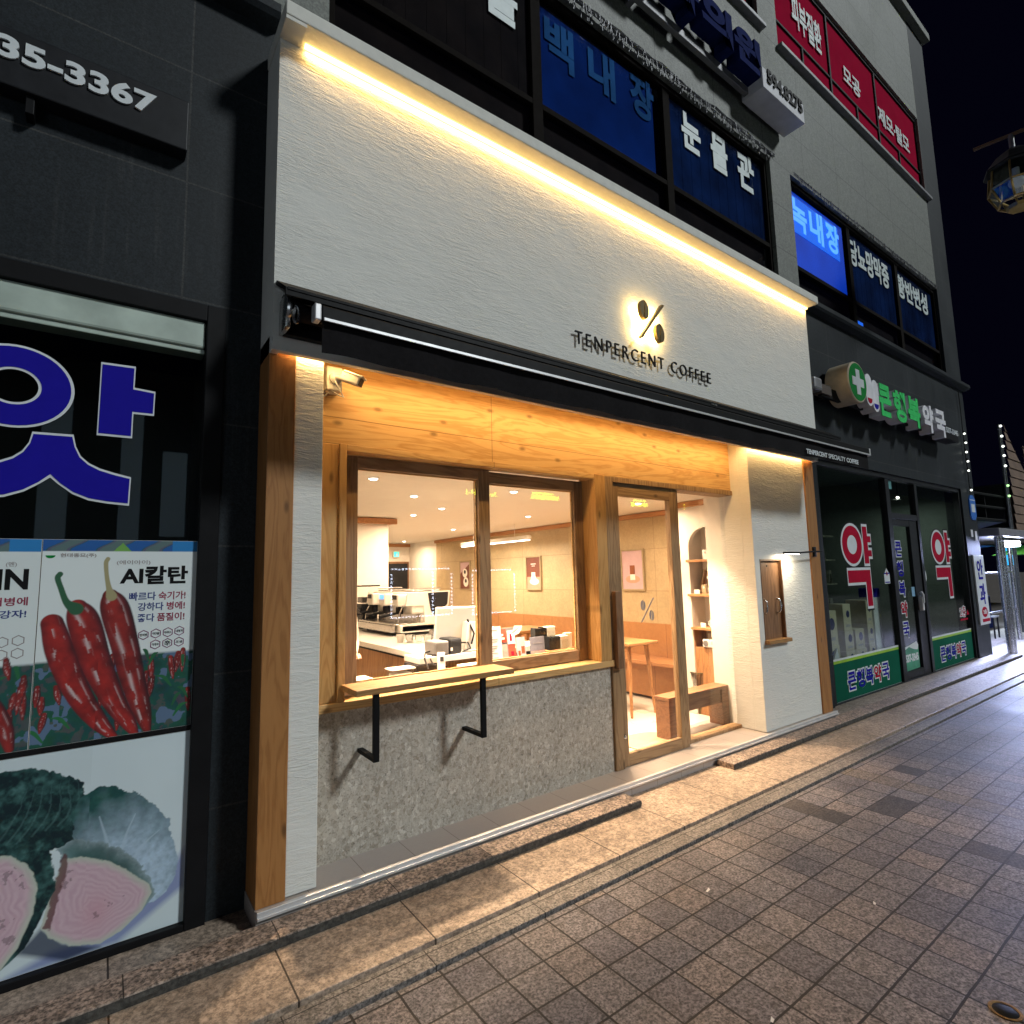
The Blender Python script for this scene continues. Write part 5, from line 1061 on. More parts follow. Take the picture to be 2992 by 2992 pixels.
mb = MB(); mb.box(-.77, -.2095, .2015, .2055, .885, 1.722); sh = obj('sheet', mb, 'paper', p0)
painted_obj('picture', sh, -.769, -.2105, .886, 1.721, 150, 220, art0, .2008)
mb = MB(); mb.text('MHN', -.47, -.244, 1.517, 1.60, yt, .0005, .035); obj('heading', mb, 'black', p0)
mb = MB(); mb.text('(멘)', -.316, -.283, 1.607, 1.629, yt, .0005, .01); obj('small_heading', mb, 'greyletter', p0)
mb = MB(); mb.text('탄저병에', -.39, -.241, 1.453, 1.487, yt, .0005, .02); obj('red_lines', mb, plain('maroon_print_b', (.26, .02, .06), .5), p0)
mb = MB(); mb.text('강자!', -.325, -.243, 1.404, 1.436, yt, .0005, .02); obj('blue_lines', mb, plain('navy_print_b', (.03, .05, .20), .5), p0)
mb = MB()
for hx, hz in ((-.31, 1.312), (-.262, 1.315), (-.31, 1.262), (-.262, 1.265)):
    hexo = [(hx+.022*math.sin(a), hz+.022*math.cos(a)) for a in [i*math.pi/3 for i in range(6)]]; hexi = [(hx+.018*math.sin(a), hz+.018*math.cos(a)) for a in [i*math.pi/3 for i in range(6)]]
    for i in range(6): j = (i+1) % 6; mb.add([(hexo[i][0], yt, hexo[i][1]), (hexo[j][0], yt, hexo[j][1]), (hexi[j][0], yt, hexi[j][1]), (hexi[i][0], yt, hexi[i][1])], [(0, 3, 2, 1)])
obj('hexagon_badges', mb, 'greyletter', p0)
def polymask(X, Z_, poly, soft=.004):
    P_ = np.array(poly); ins = np.zeros(X.shape, bool); dist = np.full(X.shape, 1e9); n = len(P_)
    for i in range(n):
        (xa, za), (xb, zb) = P_[i], P_[(i+1) % n]
        c = ((za > Z_) != (zb > Z_)) & (X < (xb-xa)*(Z_-za)/(zb-za+1e-12)+xa); ins ^= c
        t = np.clip(((X-xa)*(xb-xa)+(Z_-za)*(zb-za))/((xb-xa)**2+(zb-za)**2+1e-12), 0, 1); dist = np.minimum(dist, np.hypot(X-xa-t*(xb-xa), Z_-za-t*(zb-za)))
    return np.clip(np.where(ins, dist, -dist)/soft+.5, 0, 1), dist
def artc(X, Z_, C_):
    C_[:] = (.62, .72, .76); C_ *= (1-.12*vnoise(X, Z_, 4, 2))[..., None]; n1 = vnoise(X, Z_, 18, 5); n2 = vnoise(X, Z_, 46, 8); n3 = vnoise(X, Z_, 9, 9)
    wob = (n1-.5)*.016+(n2-.5)*.014+(vnoise(X, Z_, 95, 77)-.5)*.010
    # printed tabletop and cast shadow of the photograph on the poster
    m_, _ = polymask(X, Z_, [(-.25, .05), (-.10, .10), (.10, .10), (.26, .24), (.352, .36), (.352, .20), (.12, .055)], .03); C_ = over(C_, m_*.8, (.15, .19, .42))
    def greens(mm, lo, hi, hue): return C_*(1-mm[..., None])+np.stack([.004+.06*hue**1.6, .018+.14*hue**1.3, .024+.13*hue**1.4], -1)*mm[..., None]
    # rear whole cabbage
    m_, d_ = polymask(X+wob, Z_+wob, [(-.60, .76), (-.35, .82), (-.182, .812), (-.10, .775), (-.03, .72), (-.015, .66), (-.03, .56), (-.05, .49), (-.30, .46), (-.62, .50)]); hue = np.clip(.15+1.1*(n1-.35)+1.1*(n2-.5)+.6*(vnoise(X, Z_, 90, 71)-.5), 0, 1); C_ = greens(m_, 0, 0, hue)
    for k in range(7):
        b_, U, V = ribbon(X+wob*.6, Z_+wob*.6, [(-.30+.04*k, .52+.01*k, .006), (-.24+.035*k, .62, .005), (-.20+.025*k, .74, .002)]); C_ = over(C_, np.clip(1-b_, 0, 1)*m_*.35, (.12, .24, .24))
    # big fan leaf
    m_, d_ = polymask(X+wob, Z_+wob, [(-.035, .66), (.034, .694), (.085, .685), (.13, .645), (.20, .60), (.245, .54), (.285, .49), (.30, .42), (.325, .33), (.325, .26), (.29, .20), (.235, .165), (.10, .25), (.0, .40), (-.05, .50), (-.055, .60)])
    r_ = np.hypot(X-.14, Z_-.25); ang = np.arctan2(Z_-.25, X-.14); veins = .5+.5*np.sin(ang*26+n3*5); t = np.clip((r_-.13)/.27, 0, 1)+.30*(n1-.5)+.10*(veins-.5)
    t = np.clip(t, 0, 1)**1.1; leaf = (1-t)[..., None]*np.array([.40, .53, .66])+t[..., None]*np.stack([.006+.016*n2, .045+.06*n2, .055+.03*n2], -1); leaf = leaf*(.72+.5*vnoise(X, Z_, 70, 55))[..., None]; C_ = C_*(1-m_[..., None])+leaf*m_[..., None]
    for sp_ in ([(.10, .34, .012), (.07, .45, .009), (.035, .57, .004)], [(.11, .36, .010), (.13, .47, .007), (.16, .55, .003)], [(.14, .34, .009), (.20, .42, .006), (.25, .46, .003)], [(.18, .28, .008), (.25, .31, .005), (.30, .31, .002)]):
        b_, U, V = ribbon(X, Z_, sp_); C_ = over(C_, np.clip((1-b_)*1.4, 0, 1)*m_*.7, (.40, .52, .62))
    # middle leaf behind the cut head
    m_, d_ = polymask(X+wob, Z_+wob, [(-.10, .48), (-.05, .50), (.06, .46), (.15, .38), (.23, .27), (.245, .20), (.20, .15), (.0, .3)]); C_ = greens(m_, 0, 0, np.clip(.25+n1*.8, 0, 1)); C_ = over(C_, np.exp(-d_/.02)*m_*.6, (.40, .50, .55))
    def cuthead(poly, cx, cz, C_):
        m_, d_ = polymask(X+wob*.4, Z_+wob*.4, poly, .005); ang = np.arctan2(Z_-cz, X-cx); rr_ = np.hypot(X-cx, Z_-cz)
        lay = .35+.3*np.sin(d_*330+n3*22+n1*7)*n2*1.3; pink = np.stack([.50+.14*lay, .33+.16*lay, .40+.14*lay], -1); rim = np.clip(1-d_/.03, 0, 1)[..., None]; pink = pink*(1-rim)+np.array([.46, .52, .44])*rim
        core = np.exp(-(((X-cx-.01)/.05)**2+((Z_-cz+.03)/.07)**2))[..., None]*.6; pink = pink*(1-core)+np.array([.55, .30, .36])*core
        spots = ((vnoise(X, Z_, 60, 31) > .68) & (d_ > .02) & (n3 > .5))[..., None]; pink = np.where(spots, pink*.6, pink)
        return C_*(1-m_[..., None])+pink*m_[..., None]
    C_ = over(C_, polymask(X, Z_, [(-.20, .13), (-.05, .05), (.06, .06), (-.06, .12), (-.13, .2)], .02)[0]*.85, (.01, .02, .06))
    C_ = cuthead([(-.135, .20), (-.105, .33), (-.075, .44), (-.02, .43), (.066, .39), (.15, .32), (.222, .25), (.232, .21), (.20, .15), (.13, .095), (.058, .07), (-.04, .10), (-.10, .15)], .03, .23, C_)
    m_, d_ = polymask(X+wob, Z_+wob, [(-.125, .20), (-.10, .34), (-.075, .46), (-.06, .45), (-.07, .36), (-.09, .26), (-.105, .18)], .006); C_ = over(C_, m_*.8, (.09, .018, .02))
    # front-left head
    m_, d_ = polymask(X+wob, Z_+wob, [(-.62, .50), (-.30, .54), (-.20, .54), (-.13, .50), (-.10, .42), (-.095, .33), (-.13, .25), (-.18, .14), (-.30, .05), (-.62, .05)]); C_ = greens(m_, 0, 0, np.clip(.1+1.0*(n1-.3)+1.1*(n2-.5)+.6*(vnoise(X, Z_, 90, 73)-.5), 0, 1))
    C_ = cuthead([(-.62, .47), (-.30, .51), (-.235, .50), (-.18, .44), (-.148, .36), (-.16, .26), (-.20, .15), (-.27, .055), (-.62, .05)], -.40, .27, C_)
    for k in range(16):
        a = rng.rand(2); b_, U, V = ribbon(X, Z_, [(-.28+.2*a[0], .42+.3*a[1], .002), (-.24+.22*a[1], .44+.28*a[0], .003), (-.20+.2*a[0], .40+.3*a[1], .001)]); C_ = over(C_, np.clip(1-b_, 0, 1)*.5*(Z_ > .5), (.02, .05, .04))
    return C_
cp_ = thing('cabbage_poster', 'white poster of halved kimchi cabbages with pink cut faces below the peppers', 'poster', (-.1, .2, .05), 'posters on the seed shop window')
mb = MB(); mb.box(-.62, .354, .2015, .2055, .053, .862); sh = obj('sheet', mb, 'paper', cp_)
painted_obj('picture', sh, -.619, .353, .054, .861, 420, 360, artc, .2008)
# ================================================================== PHARMACY
ph = thing('pharmacy_shopfront', 'dark glazed pharmacy shopfront with a narrow black door', 'shopfront', (9, .25, .02))
mb = MB(); mb.frame(6.462, 11.418, .012, 2.768, .215, .30, .10, .05, .02, .06)
mb.box(8.44, 8.56, .216, .299, .032, 2.70, .004); mb.box(9.46, 9.55, .216, .299, .032, 2.70, .004); mb.box(8.56, 9.46, .218, .297, 2.165, 2.245, .004); obj('frame', mb, 'blackp', ph)
for a, b_ in ((6.56, 8.44), (9.55, 11.37)):
    mb = MB(); mb.box(a, b_, .252, .258, .03, 2.71); obj('glass', mb, 'glassd', ph)
mb = MB(); mb.box(8.56, 9.46, .252, .258, 2.245, 2.71); obj('transom_glass', mb, 'glassd', ph)
mb = MB(); mb.frame(8.56, 9.46, .032, 2.165, .235, .285, .06, .27, .10, .09, .004); dr = obj('door', mb, 'blackp', ph)
mb = MB(); mb.box(8.62, 9.20, .258, .264, .12, 2.09); obj('glass', mb, 'glassd', dr)
mb = MB(); mb.tube([(9.25, .20, .98), (9.25, .18, 1.02), (9.25, .18, 1.12), (9.25, .20, 1.16)], .02, 8); mb.box(9.22, 9.28, .175, .235, .90, 1.10, .015); obj('handle', mb, 'signwhite', dr)
mb = MB(); mb.box(6.46, 11.42, 2.6, 2.7, 0, 3.2); mb.box(6.35, 6.46, .42, 2.7, 0, 3.2); mb.box(11.42, 11.5, .42, 2.7, 0, 3.2); mb.box(6.46, 11.42, .42, 2.7, 3.1, 3.2); mb.box(6.46, 11.42, .3, 2.7, -.02, .012); obj('dark_room', mb, plain('dim_pharmacy_room', (.16, .19, .17), .8), ph)
mb = MB()
for k in range(5): mb.box(6.6, 11.3, 2.2, 2.5, .3+k*.45, .33+k*.45)
for k in range(120):
    x = 6.65+random.random()*4.5; lv = random.randrange(5); mb.box(x, x+.05+.08*random.random(), 2.22, 2.4, .33+lv*.45, .45+lv*.45+.18*random.random())
obj('stocked_shelves', mb, plain('dim_shelves', (.24, .25, .20), .7, var=.5), ph)
def bigyak(x0, x1, z0, z1, label):
    t = thing('window_lettering', label, 'window lettering', ((x0+x1)/2, .25, z0)); d = .035
    for mt, e, y in (('black', .052, .2508), ('whitev', .032, .2498), ('redv', 0, .2488)):
        b = MB(); w_, h_ = x1-x0, z1-z0; cx, cz = x0+.33*w_, z0+.765*h_
        if e: 
            pts = [(cx+(.33*w_+e)*math.cos(a), cz+(.235*h_+e)*math.sin(a)) for a in [6.2832*i/40 for i in range(40)]]; b.prism(pts, y-.0008, y)
        else: ring(b, cx, cz, .33*w_, .165*w_, y-.0008, y, .235*h_/(.33*w_))
        st = [(x0+.72*w_, z0+.53*h_), (x0+.88*w_, z0+.53*h_), (x0+.88*w_, z0+.62*h_), (x0+1.0*w_, z0+.62*h_), (x0+1.0*w_, z0+.70*h_), (x0+.88*w_, z0+.70*h_), (x0+.88*w_, z0+.80*h_), (x0+1.0*w_, z0+.80*h_), (x0+1.0*w_, z0+.88*h_), (x0+.88*w_, z0+.88*h_), (x0+.88*w_, z0+1.0*h_), (x0+.72*w_, z0+1.0*h_)]
        gk = [(x0+.10*w_, z0+.45*h_), (x0+.88*w_, z0+.45*h_), (x0+.88*w_, z0), (x0+.70*w_, z0), (x0+.70*w_, z0+.30*h_), (x0+.10*w_, z0+.30*h_)]
        for q in (st, gk): b.prism(outline(q, e) if e else q, y-.0008-.0001*(q is gk), y)
        o = obj({'black': 'dark_edge', 'whitev': 'white_edge', 'redv': 'red_letter'}[mt], b, mt, t)
        if e == .032: b = MB()
    return t
bigyak(7.10, 7.90, 1.04, 2.03, 'huge red syllable edged in white on the pharmacy pane nearest the cafe')
bigyak(10.03, 10.82, 1.04, 2.03, 'huge red syllable edged in white on the pharmacy pane beyond the door')
def name_row(t, chars, xs, z0, z1, y, lab=''):
    for mt, pad, dy in (('whitev', .028, 0), (None, 0, -.0015)):
        for c, (a, b_) in zip(chars, xs):
            b = MB(); b.text(c, a, b_, z0, z1, y+dy, .001, .085 if pad else .025, pad*.6); obj('letter' if not pad else 'letter_edge', b, mt or ('redv' if c == '약' else 'blue'), t)
def gpanel(x0, x1, label):
    t = thing('green_signboard', label, 'signboard', ((x0+x1)/2, .25, .03), 'green panels along the pharmacy glass')
    b = MB(); b.box(x0, x1, .246, .2515, .034, .447); obj('board', b, 'green', t)
    b = MB(); b.box(x0, x1, .2455, .2512, .448, .478); obj('lime_stripe', b, 'lime', t)
    b = MB(); b.box(x0, x1, .2455, .2512, .479, .50); b.box(x0, x1, .245, .2512, .026, .0335); obj('white_edge', b, 'whitev', t)
    w_ = (x1-x0); s0 = x0+.19*w_; cw_ = .125*w_
    name_row(t, '큰행복약국', [(s0+i*cw_+.01, s0+(i+1)*cw_-.02) for i in range(5)], .125, .325, .245)
gpanel(6.562, 8.438, 'green lettered panel at the foot of the pane nearest the cafe')
gpanel(9.552, 11.368, 'green lettered panel at the foot of the pane beyond the pharmacy door')
t = thing('door_lettering', 'vertical blue and red pharmacy name down the dark door glass', 'window lettering', (8.75, .25, .55))
for i, c in enumerate('큰행복약국'):
    z1 = 1.86-i*.272; b = MB(); b.text(c, 8.67, 8.88, z1-.205, z1, .2565, .001, .085, .014); obj('letter_edge', b, 'whitev', t); b = MB(); b.text(c, 8.67, 8.88, z1-.205, z1, .2550, .001, .025); obj('letter', b, 'redv' if c == '약' else 'blue', t)
t = thing('door_notice', 'torn green phone number sticker low on the pharmacy door', 'sticker', (8.85, .25, .15))
mb = MB(); mb.prism([(8.625, .13), (9.12, .14), (9.13, .44), (9.08, .49), (8.95, .475), (8.80, .455), (8.63, .44)], .2555, .257); obj('sheet', mb, plain('faded_green', (.05, .26, .16), .5, var=.4, sc_=5), t)
mb = MB(); mb.text('537-3345', 8.66, 9.10, .24, .345, .2552, .001, .05); obj('digits', mb, 'signwhite', t)
mb = MB(); mb.prism([(8.63, .40), (8.80, .44), (8.95, .40), (9.10, .38), (9.13, .44), (9.08, .492), (8.95, .477), (8.80, .457), (8.63, .442)], .2545, .2552); obj('torn_edge', mb, 'whitev', t)
mb = MB(); mb.prism([(8.215, 1.30), (8.385, 1.30), (8.385, 1.42), (8.30, 1.50), (8.215, 1.42)], .249, .2515); hs = one('house_sticker', mb, 'whitev', 'small white house-shaped sticker beside the pharmacy door', 'sticker')
mb = MB(); mb.prism([(8.30, 1.40), (8.33, 1.43), (8.30, 1.46), (8.27, 1.43)], .2475, .249); obj('red_mark', mb, 'redv', hs); mb = MB(); mb.box(8.225, 8.375, .2475, .2489, 1.31, 1.325); mb.box(8.21, 8.39, .2475, .2489, 1.425, 1.44); obj('blue_mark', mb, 'blue', hs)
mb = MB(); mb.prism([(9.63+.055*math.cos(a), 1.37+.085*math.sin(a)) for a in np.linspace(0, 6.2, 20)], .249, .2515); one('round_sticker', mb, 'whitev', 'plain white oval sticker on the pane beyond the door', 'sticker')
mb = MB(); mb.box(9.08, 9.22, .2485, .25, 1.10, 1.23); mb2 = mb; one('square_sticker', mb, plain('pale_blue_sticker', (.22, .42, .60), .5), 'pale blue square sticker by the pharmacy door handle', 'sticker')
mb = MB(); mb.box(8.58, 8.74, .2485, .2515, 2.58, 2.70); one('alarm_sticker', mb, plain('alarm_teal', (.10, .30, .30), .5, var=.4), 'teal security sticker in the transom corner', 'sticker')
t = thing('floor_sticker', 'white second-floor direction lettering low on the far pane', 'window lettering', (11.1, .25, .65))
mb = MB(); mb.text('2층', 10.93, 11.22, .70, .86, .2505, .001, .08, .012); obj('letter_edge', mb, 'whitev', t); mb = MB(); mb.text('2층', 10.93, 11.22, .70, .86, .249, .001, .0); mb.box(10.93, 11.27, .2485, .25, .645, .672); mb.prism([(11.24, .72), (11.30, .80), (11.36, .72)], .248, .249); obj('letter', mb, 'redv', t)
nl = thing('night_light', 'small white lamp glowing behind the pharmacy transom', 'lamp', (10.53, .8, 2.644)); mb = MB(); mb.sphere((10.53, .8, 2.644), .022, 10); obj('bulb', mb, 'whitelight', nl); mb = MB(); mb.tube([(10.53, .8, 2.644+.02), (10.53, .8, 3.1)], .006, 6); obj('cord', mb, 'black', nl); area('night_glow', (10.53, .8, 2.644-.03), (.12, .12), 9, (.9, 1, .92), (0, 0, -1), nl)
# cartons stacked in the window
CG = 'cartons stacked in the pharmacy window'
def carton(x0, x1, z0, z1, label, y0=.36, d=.24):
    b = MB(); b.box(x0, x1, y0, y0+d, z0, z1, .004); o = one('carton', b, 'carton', label, 'carton', CG)
    b = MB(); cx, cz, r_ = x0+(x1-x0)*.6, z0+(z1-z0)*.62, min(x1-x0, z1-z0)*.22; b.prism([(cx+r_*math.cos(a), cz+r_*math.sin(a)) for a in np.linspace(0, 6.0, 18)], y0-.0012, y0-.0002); obj('printed_badge', b, 'bluesign', o)
    b = MB(); b.box(x0+(x1-x0)*.25, x0+(x1-x0)*.8, y0-.0012, y0-.0002, z0+(z1-z0)*.14, z0+(z1-z0)*.24); obj('printed_line', b, 'greyletter', o)
def shelf_of(z): return z
carton(6.72, 7.06, .30, .62, 'lower carton of the tallest stack beside the window frame'); carton(6.72, 7.04, .622, 1.02, 'upper carton of the tallest stack beside the window frame')
carton(7.22, 7.46, .30, .52, 'bottom carton of the slim second stack'); carton(7.22, 7.44, .522, .76, 'middle carton of the slim second stack'); carton(7.22, 7.42, .762, 1.08, 'topmost carton of the slim second stack')
carton(7.50, 7.74, .522, .76, 'carton with a round badge on the low middle stack'); carton(7.47, 7.78, .30, .52, 'wide carton at the foot of the low middle stack')
carton(7.86, 8.04, .30, .56, 'bottom carton of the narrow third stack'); carton(7.86, 8.03, .562, .80, 'middle carton of the narrow third stack'); carton(7.86, 8.02, .802, 1.10, 'topmost carton of the narrow third stack')
carton(7.10, 7.21, .30, .45, 'small carton wedged between the first two stacks', .33, .12)
mb = MB(); mb.box(6.6, 11.3, .30, .75, .27, .298, .003); one('display_plinth', mb, 'grey', 'low grey plinth carrying the cartons inside the pharmacy window', 'plinth')
t = thing('display_tower', 'tall white and blue display tower behind the cartons', 'display', (8.25, .45, .3)); mb = MB(); mb.box(8.18, 8.40, .40, .55, .30, 1.12, .004); obj('column', mb, 'signwhite', t); mb = MB(); mb.box(8.17, 8.41, .395, .56, 1.122, 1.24, .004); obj('header', mb, 'blue', t)
mb = MB(); mb.prism([(6.62, .305), (6.95, .33), (6.93, .40), (6.86, .60), (6.80, .52)], .30, .32); one('crumpled_bag', mb, 'signwhite', 'white plastic bag slumped against the lowest carton', 'bag')
# sign above
sg = thing('pharmacy_sign', 'green and white pharmacy channel letter sign with a round cross emblem', 'sign', (8.6, .1, 3.6))
mb = MB(); mb.box(6.40, 10.6, .02, .06, 3.44, 3.56); 
for x in (6.6, 8.0, 9.3, 10.3): mb.box(x, x+.05, .06, G, 3.46, 3.54)
obj('rail', mb, 'black', sg)
mb = MB(); mb.box(6.17, 6.36, -.02, .16, 3.47, 3.62, .03); obj('floodlight', mb, 'grey', sg); mb = MB(); mb.box(6.36, 6.60, .0, .1, 3.46, 3.57, .004); obj('mount', mb, plain('brown_mount', (.07, .05, .04), .6), sg)
mxc = Matrix.Rotation(R(90), 4, 'X')
mb = MB(); mb.lathe([(.235, -.13), (.245, -.12), (.245, .12), (.235, .13)], (6.98, .0, 3.66), 40, mxc); ds = obj('disc_body', mb, 'cream', sg)
mb = MB(); mb.lathe([(.225, .1301), (.225, .133)], (6.98, .0, 3.66), 40, mxc); obj('disc_face', mb, 'greend', ds)
mb = MB(); mb.prism([(6.98+a, 3.66+b_) for a, b_ in ((-.05, .15), (.05, .15), (.05, .05), (.15, .05), (.15, -.05), (.05, -.05), (.05, -.15), (-.05, -.15), (-.05, -.05), (-.15, -.05), (-.15, .05), (-.05, .05))], -.137, -.1335); obj('cross', mb, 'whitev', ds)
def capsule(cx, cz, w_, h_):
    r_ = w_/2; return [(cx+r_*math.cos(a), cz+h_/2-r_+r_*math.sin(a)) for a in np.linspace(0, math.pi, 12)]+[(cx+r_*math.cos(a), cz-h_/2+r_+r_*math.sin(a)) for a in np.linspace(math.pi, 2*math.pi, 12)]
mb = MB(); mb.prism(capsule(7.36, 3.645, .18, .40), -.10, .06); mb.prism(capsule(7.535, 3.60, .18, .40), -.10, .06); cbd = obj('capsule_body', mb, 'signwhite', sg)
for cx, cz, mt in ((7.36, 3.645, 'redv'), (7.535, 3.60, 'blue')):
    mb = MB(); q = [(x, z) for x, z in capsule(cx, cz, .13, .34) if z < cz]; mb.prism(q, -.103, -.1005); obj('capsule_half', mb, mt, cbd)
for c, a, b_ in (('큰', 7.66, 8.02), ('행', 8.10, 8.50), ('복', 8.58, 9.0)):
    mb = MB(); mb.text(c, a, b_, 3.38, 3.80, -.085, .0, .07, .012) if 0 else mb.text(c, a, b_, 3.385, 3.80, .055, .14, .045); bd = obj('letter_body', mb, 'signwhite', sg)
    mb = MB(); mb.text(c, a, b_, 3.385, 3.80, -.0855, .008, .045); obj('letter_face', mb, 'greenl', bd)
for c, a, b_ in (('약', 9.10, 9.50), ('국', 9.58, 10.0)):
    mb = MB(); mb.text(c, a, b_, 3.385, 3.78, .055, .15, .045); obj('letter_body', mb, 'signwhite', sg)
mb = MB(); mb.box(10.02, 10.60, -.07, .10, 3.40, 3.60, .006); bx = obj('number_box', mb, 'black', sg); mb = MB(); mb.text('537-3345', 10.05, 10.57, 3.49, 3.575, -.0705, .01, .03); obj('digits', mb, 'whitev', bx)
# plates on the corner pier
t = thing('clinic_plate', 'tall white plate with blue eye clinic lettering on the corner pier', 'sign', (11.9, .18, .53))
mb = MB(); mb.box(11.575, 12.10, .165, G-.001, .53, 1.675, .006); obj('plate', mb, 'whitev', t)
mb = MB(); mb.text('안', 11.69, 11.98, 1.27, 1.60, .1645, .004, .02); mb.text('과', 11.69, 11.98, .86, 1.20, .1645, .004, .02); obj('lettering', mb, 'blue', t)
mb = MB(); mb.prism([(11.84+.14*math.cos(a), .735+.085*math.sin(a)) for a in np.linspace(0, 6.1, 24)], .161, .1645); mb.box(11.69, 12.06, .161, .1645, .575, .625); ok = obj('red_badge', mb, 'redv', t); mb = MB(); mb.text('2층', 11.755, 11.93, .70, .775, .1605, .002, .03); obj('badge_lettering', mb, 'whitev', ok)
t = thing('blue_plate', 'blue angular address plate high on the corner pier', 'sign', (11.9, .18, 2.3))
mb = MB(); mb.prism([(11.82, 2.27), (11.96, 2.27), (12.04, 2.34), (12.04, 2.62), (11.96, 2.69), (11.82, 2.69), (11.74, 2.62), (11.74, 2.34)], .172, G-.001); obj('plate', mb, plain('azure_plate', (.03, .16, .55), .4, var=.15), t)
mb = MB(); mb.box(11.80, 11.98, .169, .172, 2.40, 2.54); mb.box(11.76, 12.02, .170, .172, 2.60, 2.615); obj('label_field', mb, 'whitev', t)
mb = MB(); mb.box(11.66, 11.76, .178, G-.001, 1.98, 2.10, .003); mb.box(11.86, 11.97, .178, G-.001, 1.92, 2.08, .003); one('door_notice', mb, 'signwhite', 'two small white notices side by side under the blue plate', 'notice')
# globe lamps strung down the corner
BG = 'globe bulbs strung down the corner'
for i, (z, s_) in enumerate(((3.74, 'topmost globe bulb'), (3.584, 'second globe bulb from the top'), (3.42, 'third globe bulb from the top'), (3.263, 'fourth globe bulb from the top'), (3.10, 'fifth globe bulb from the top'), (2.768, 'lowest globe bulb'))):
    t = thing('globe_bulb', s_+' of the string down the building corner', 'bulb', (11.76, .14, z), BG); b = MB(); b.sphere((11.76+.02*(i % 2), .14, z), .017, 10); obj('bulb_glass', b, 'bulb', t); b = MB(); b.tube([(11.76+.02*(i % 2), .14, z+.022), (11.77, .15, z+.05)], .012, 8); obj('socket', b, 'black', t)
mb = MB(); mb.tube([(11.77+.012*math.sin(i), .16, 4.5-i*.2) for i in range(10)], .006, 6); one('bulb_cable', mb, 'black', 'black cable carrying the globe bulbs down the corner', 'cable')
# ================================================================== STREET LAMP, BACKGROUND
sl = thing('street_lamp', 'unlit lantern street lamp hanging from a bracket arm against the night sky', 'street lamp', (9.4, -1.3, 6.3))
LC = Vector((9.0, -1.36, 0))
mb = MB(); mb.tube([(9.0, -.99, 6.945), (9.0, -1.36, 6.90), (9.0, -1.8, 6.845), (9.0, -3.4, 6.70)], .022, 10); mb.tube([(9.0, -3.4, 0.0), (9.0, -3.4, 7.2)], [.08, .05], 12); obj('arm', mb, plain('bronze_arm', (.20, .12, .06), .5, .4), sl)
mb = MB(); mb.tube([LC+Vector((0, 0, 6.90)), LC+Vector((0, 0, 6.70))], .03, 10); obj('stem', mb, 'grey', sl)
mb = MB(); mb.lathe([(.05, .60), (.10, .58), (.20, .50), (.28, .40), (.315, .36), (.315, .34), (.26, .34)], (LC.x, LC.y, 6.10), 8); obj('roof', mb, 'blackp', sl)
mb = MB(); mb.lathe([(.255, .34), (.285, .10), (.20, -.10), (.12, -.15)], (LC.x, LC.y, 6.10), 8); obj('lantern_glass', mb, 'glassd', sl)
mb = MB()
for k in range(8):
    a = 6.2832*k/8; c, s_ = math.cos(a), math.sin(a); mb.tube([LC+Vector((q*c, q*s_, 6.10+z)) for q, z in ((.258, .34), (.288, .10), (.203, -.10), (.12, -.155))], .012, 6)
mb.tube([LC+Vector((.288*math.cos(a), .288*math.sin(a), 6.20)) for a in np.linspace(0, 6.2832, 9)], .012, 6); mb.tube([LC+Vector((.205*math.cos(a), .205*math.sin(a), 6.0)) for a in np.linspace(0, 6.2832, 9)], .014, 6); mb.lathe([(.12, -.19), (.14, -.15)], (LC.x, LC.y, 6.10), 8); obj('cage', mb, plain('brass_cage', (.42, .27, .09), .35, .8), sl)
mb = MB(); mb.sphere((LC.x, LC.y, 6.26), .085, 14, (1, 1, .8)); mb.tube([(LC.x, LC.y, 6.32), (LC.x, LC.y, 6.44)], .04, 10); obj('lamp_bulb', mb, 'signwhite', sl)
mb = MB(); mb.lathe([(.046, 0), (.047, .004), (.040, .005), (.036, .002), (.001, .001)], (2.575, -2.085, 0), 28, None, False); gl = one('ground_light', mb, plain('brass_rim', (.20, .115, .04), .6, .5, var=.4, sc_=60), 'round brass-rimmed inset ground light in the pavers', 'ground light'); mb = MB(); mb.lathe([(.037, .002), (.035, .0035)], (2.575, -2.085, 0), 24); obj('lens', mb, 'black', gl)
LG = 'litter on the pavers'
for x, y, l_, s_ in ((2.40, -1.02, .03, 'curled pale leaf scrap near the doorway kerb'), (1.9, -1.62, .018, 'tiny pale scrap on the nearer pavers'), (2.9, -1.55, .015, 'tiny white fleck amid the middle pavers')):
    b = MB(); b.add([(x, y, .004), (x+l_, y+.006, .009), (x+l_*.9, y-.006, .006), (x+.003, y-.008, .003)], [(0, 1, 2, 3), (3, 2, 1, 0)]); one('paper_scrap', b, 'paper', s_, 'scrap', LG)
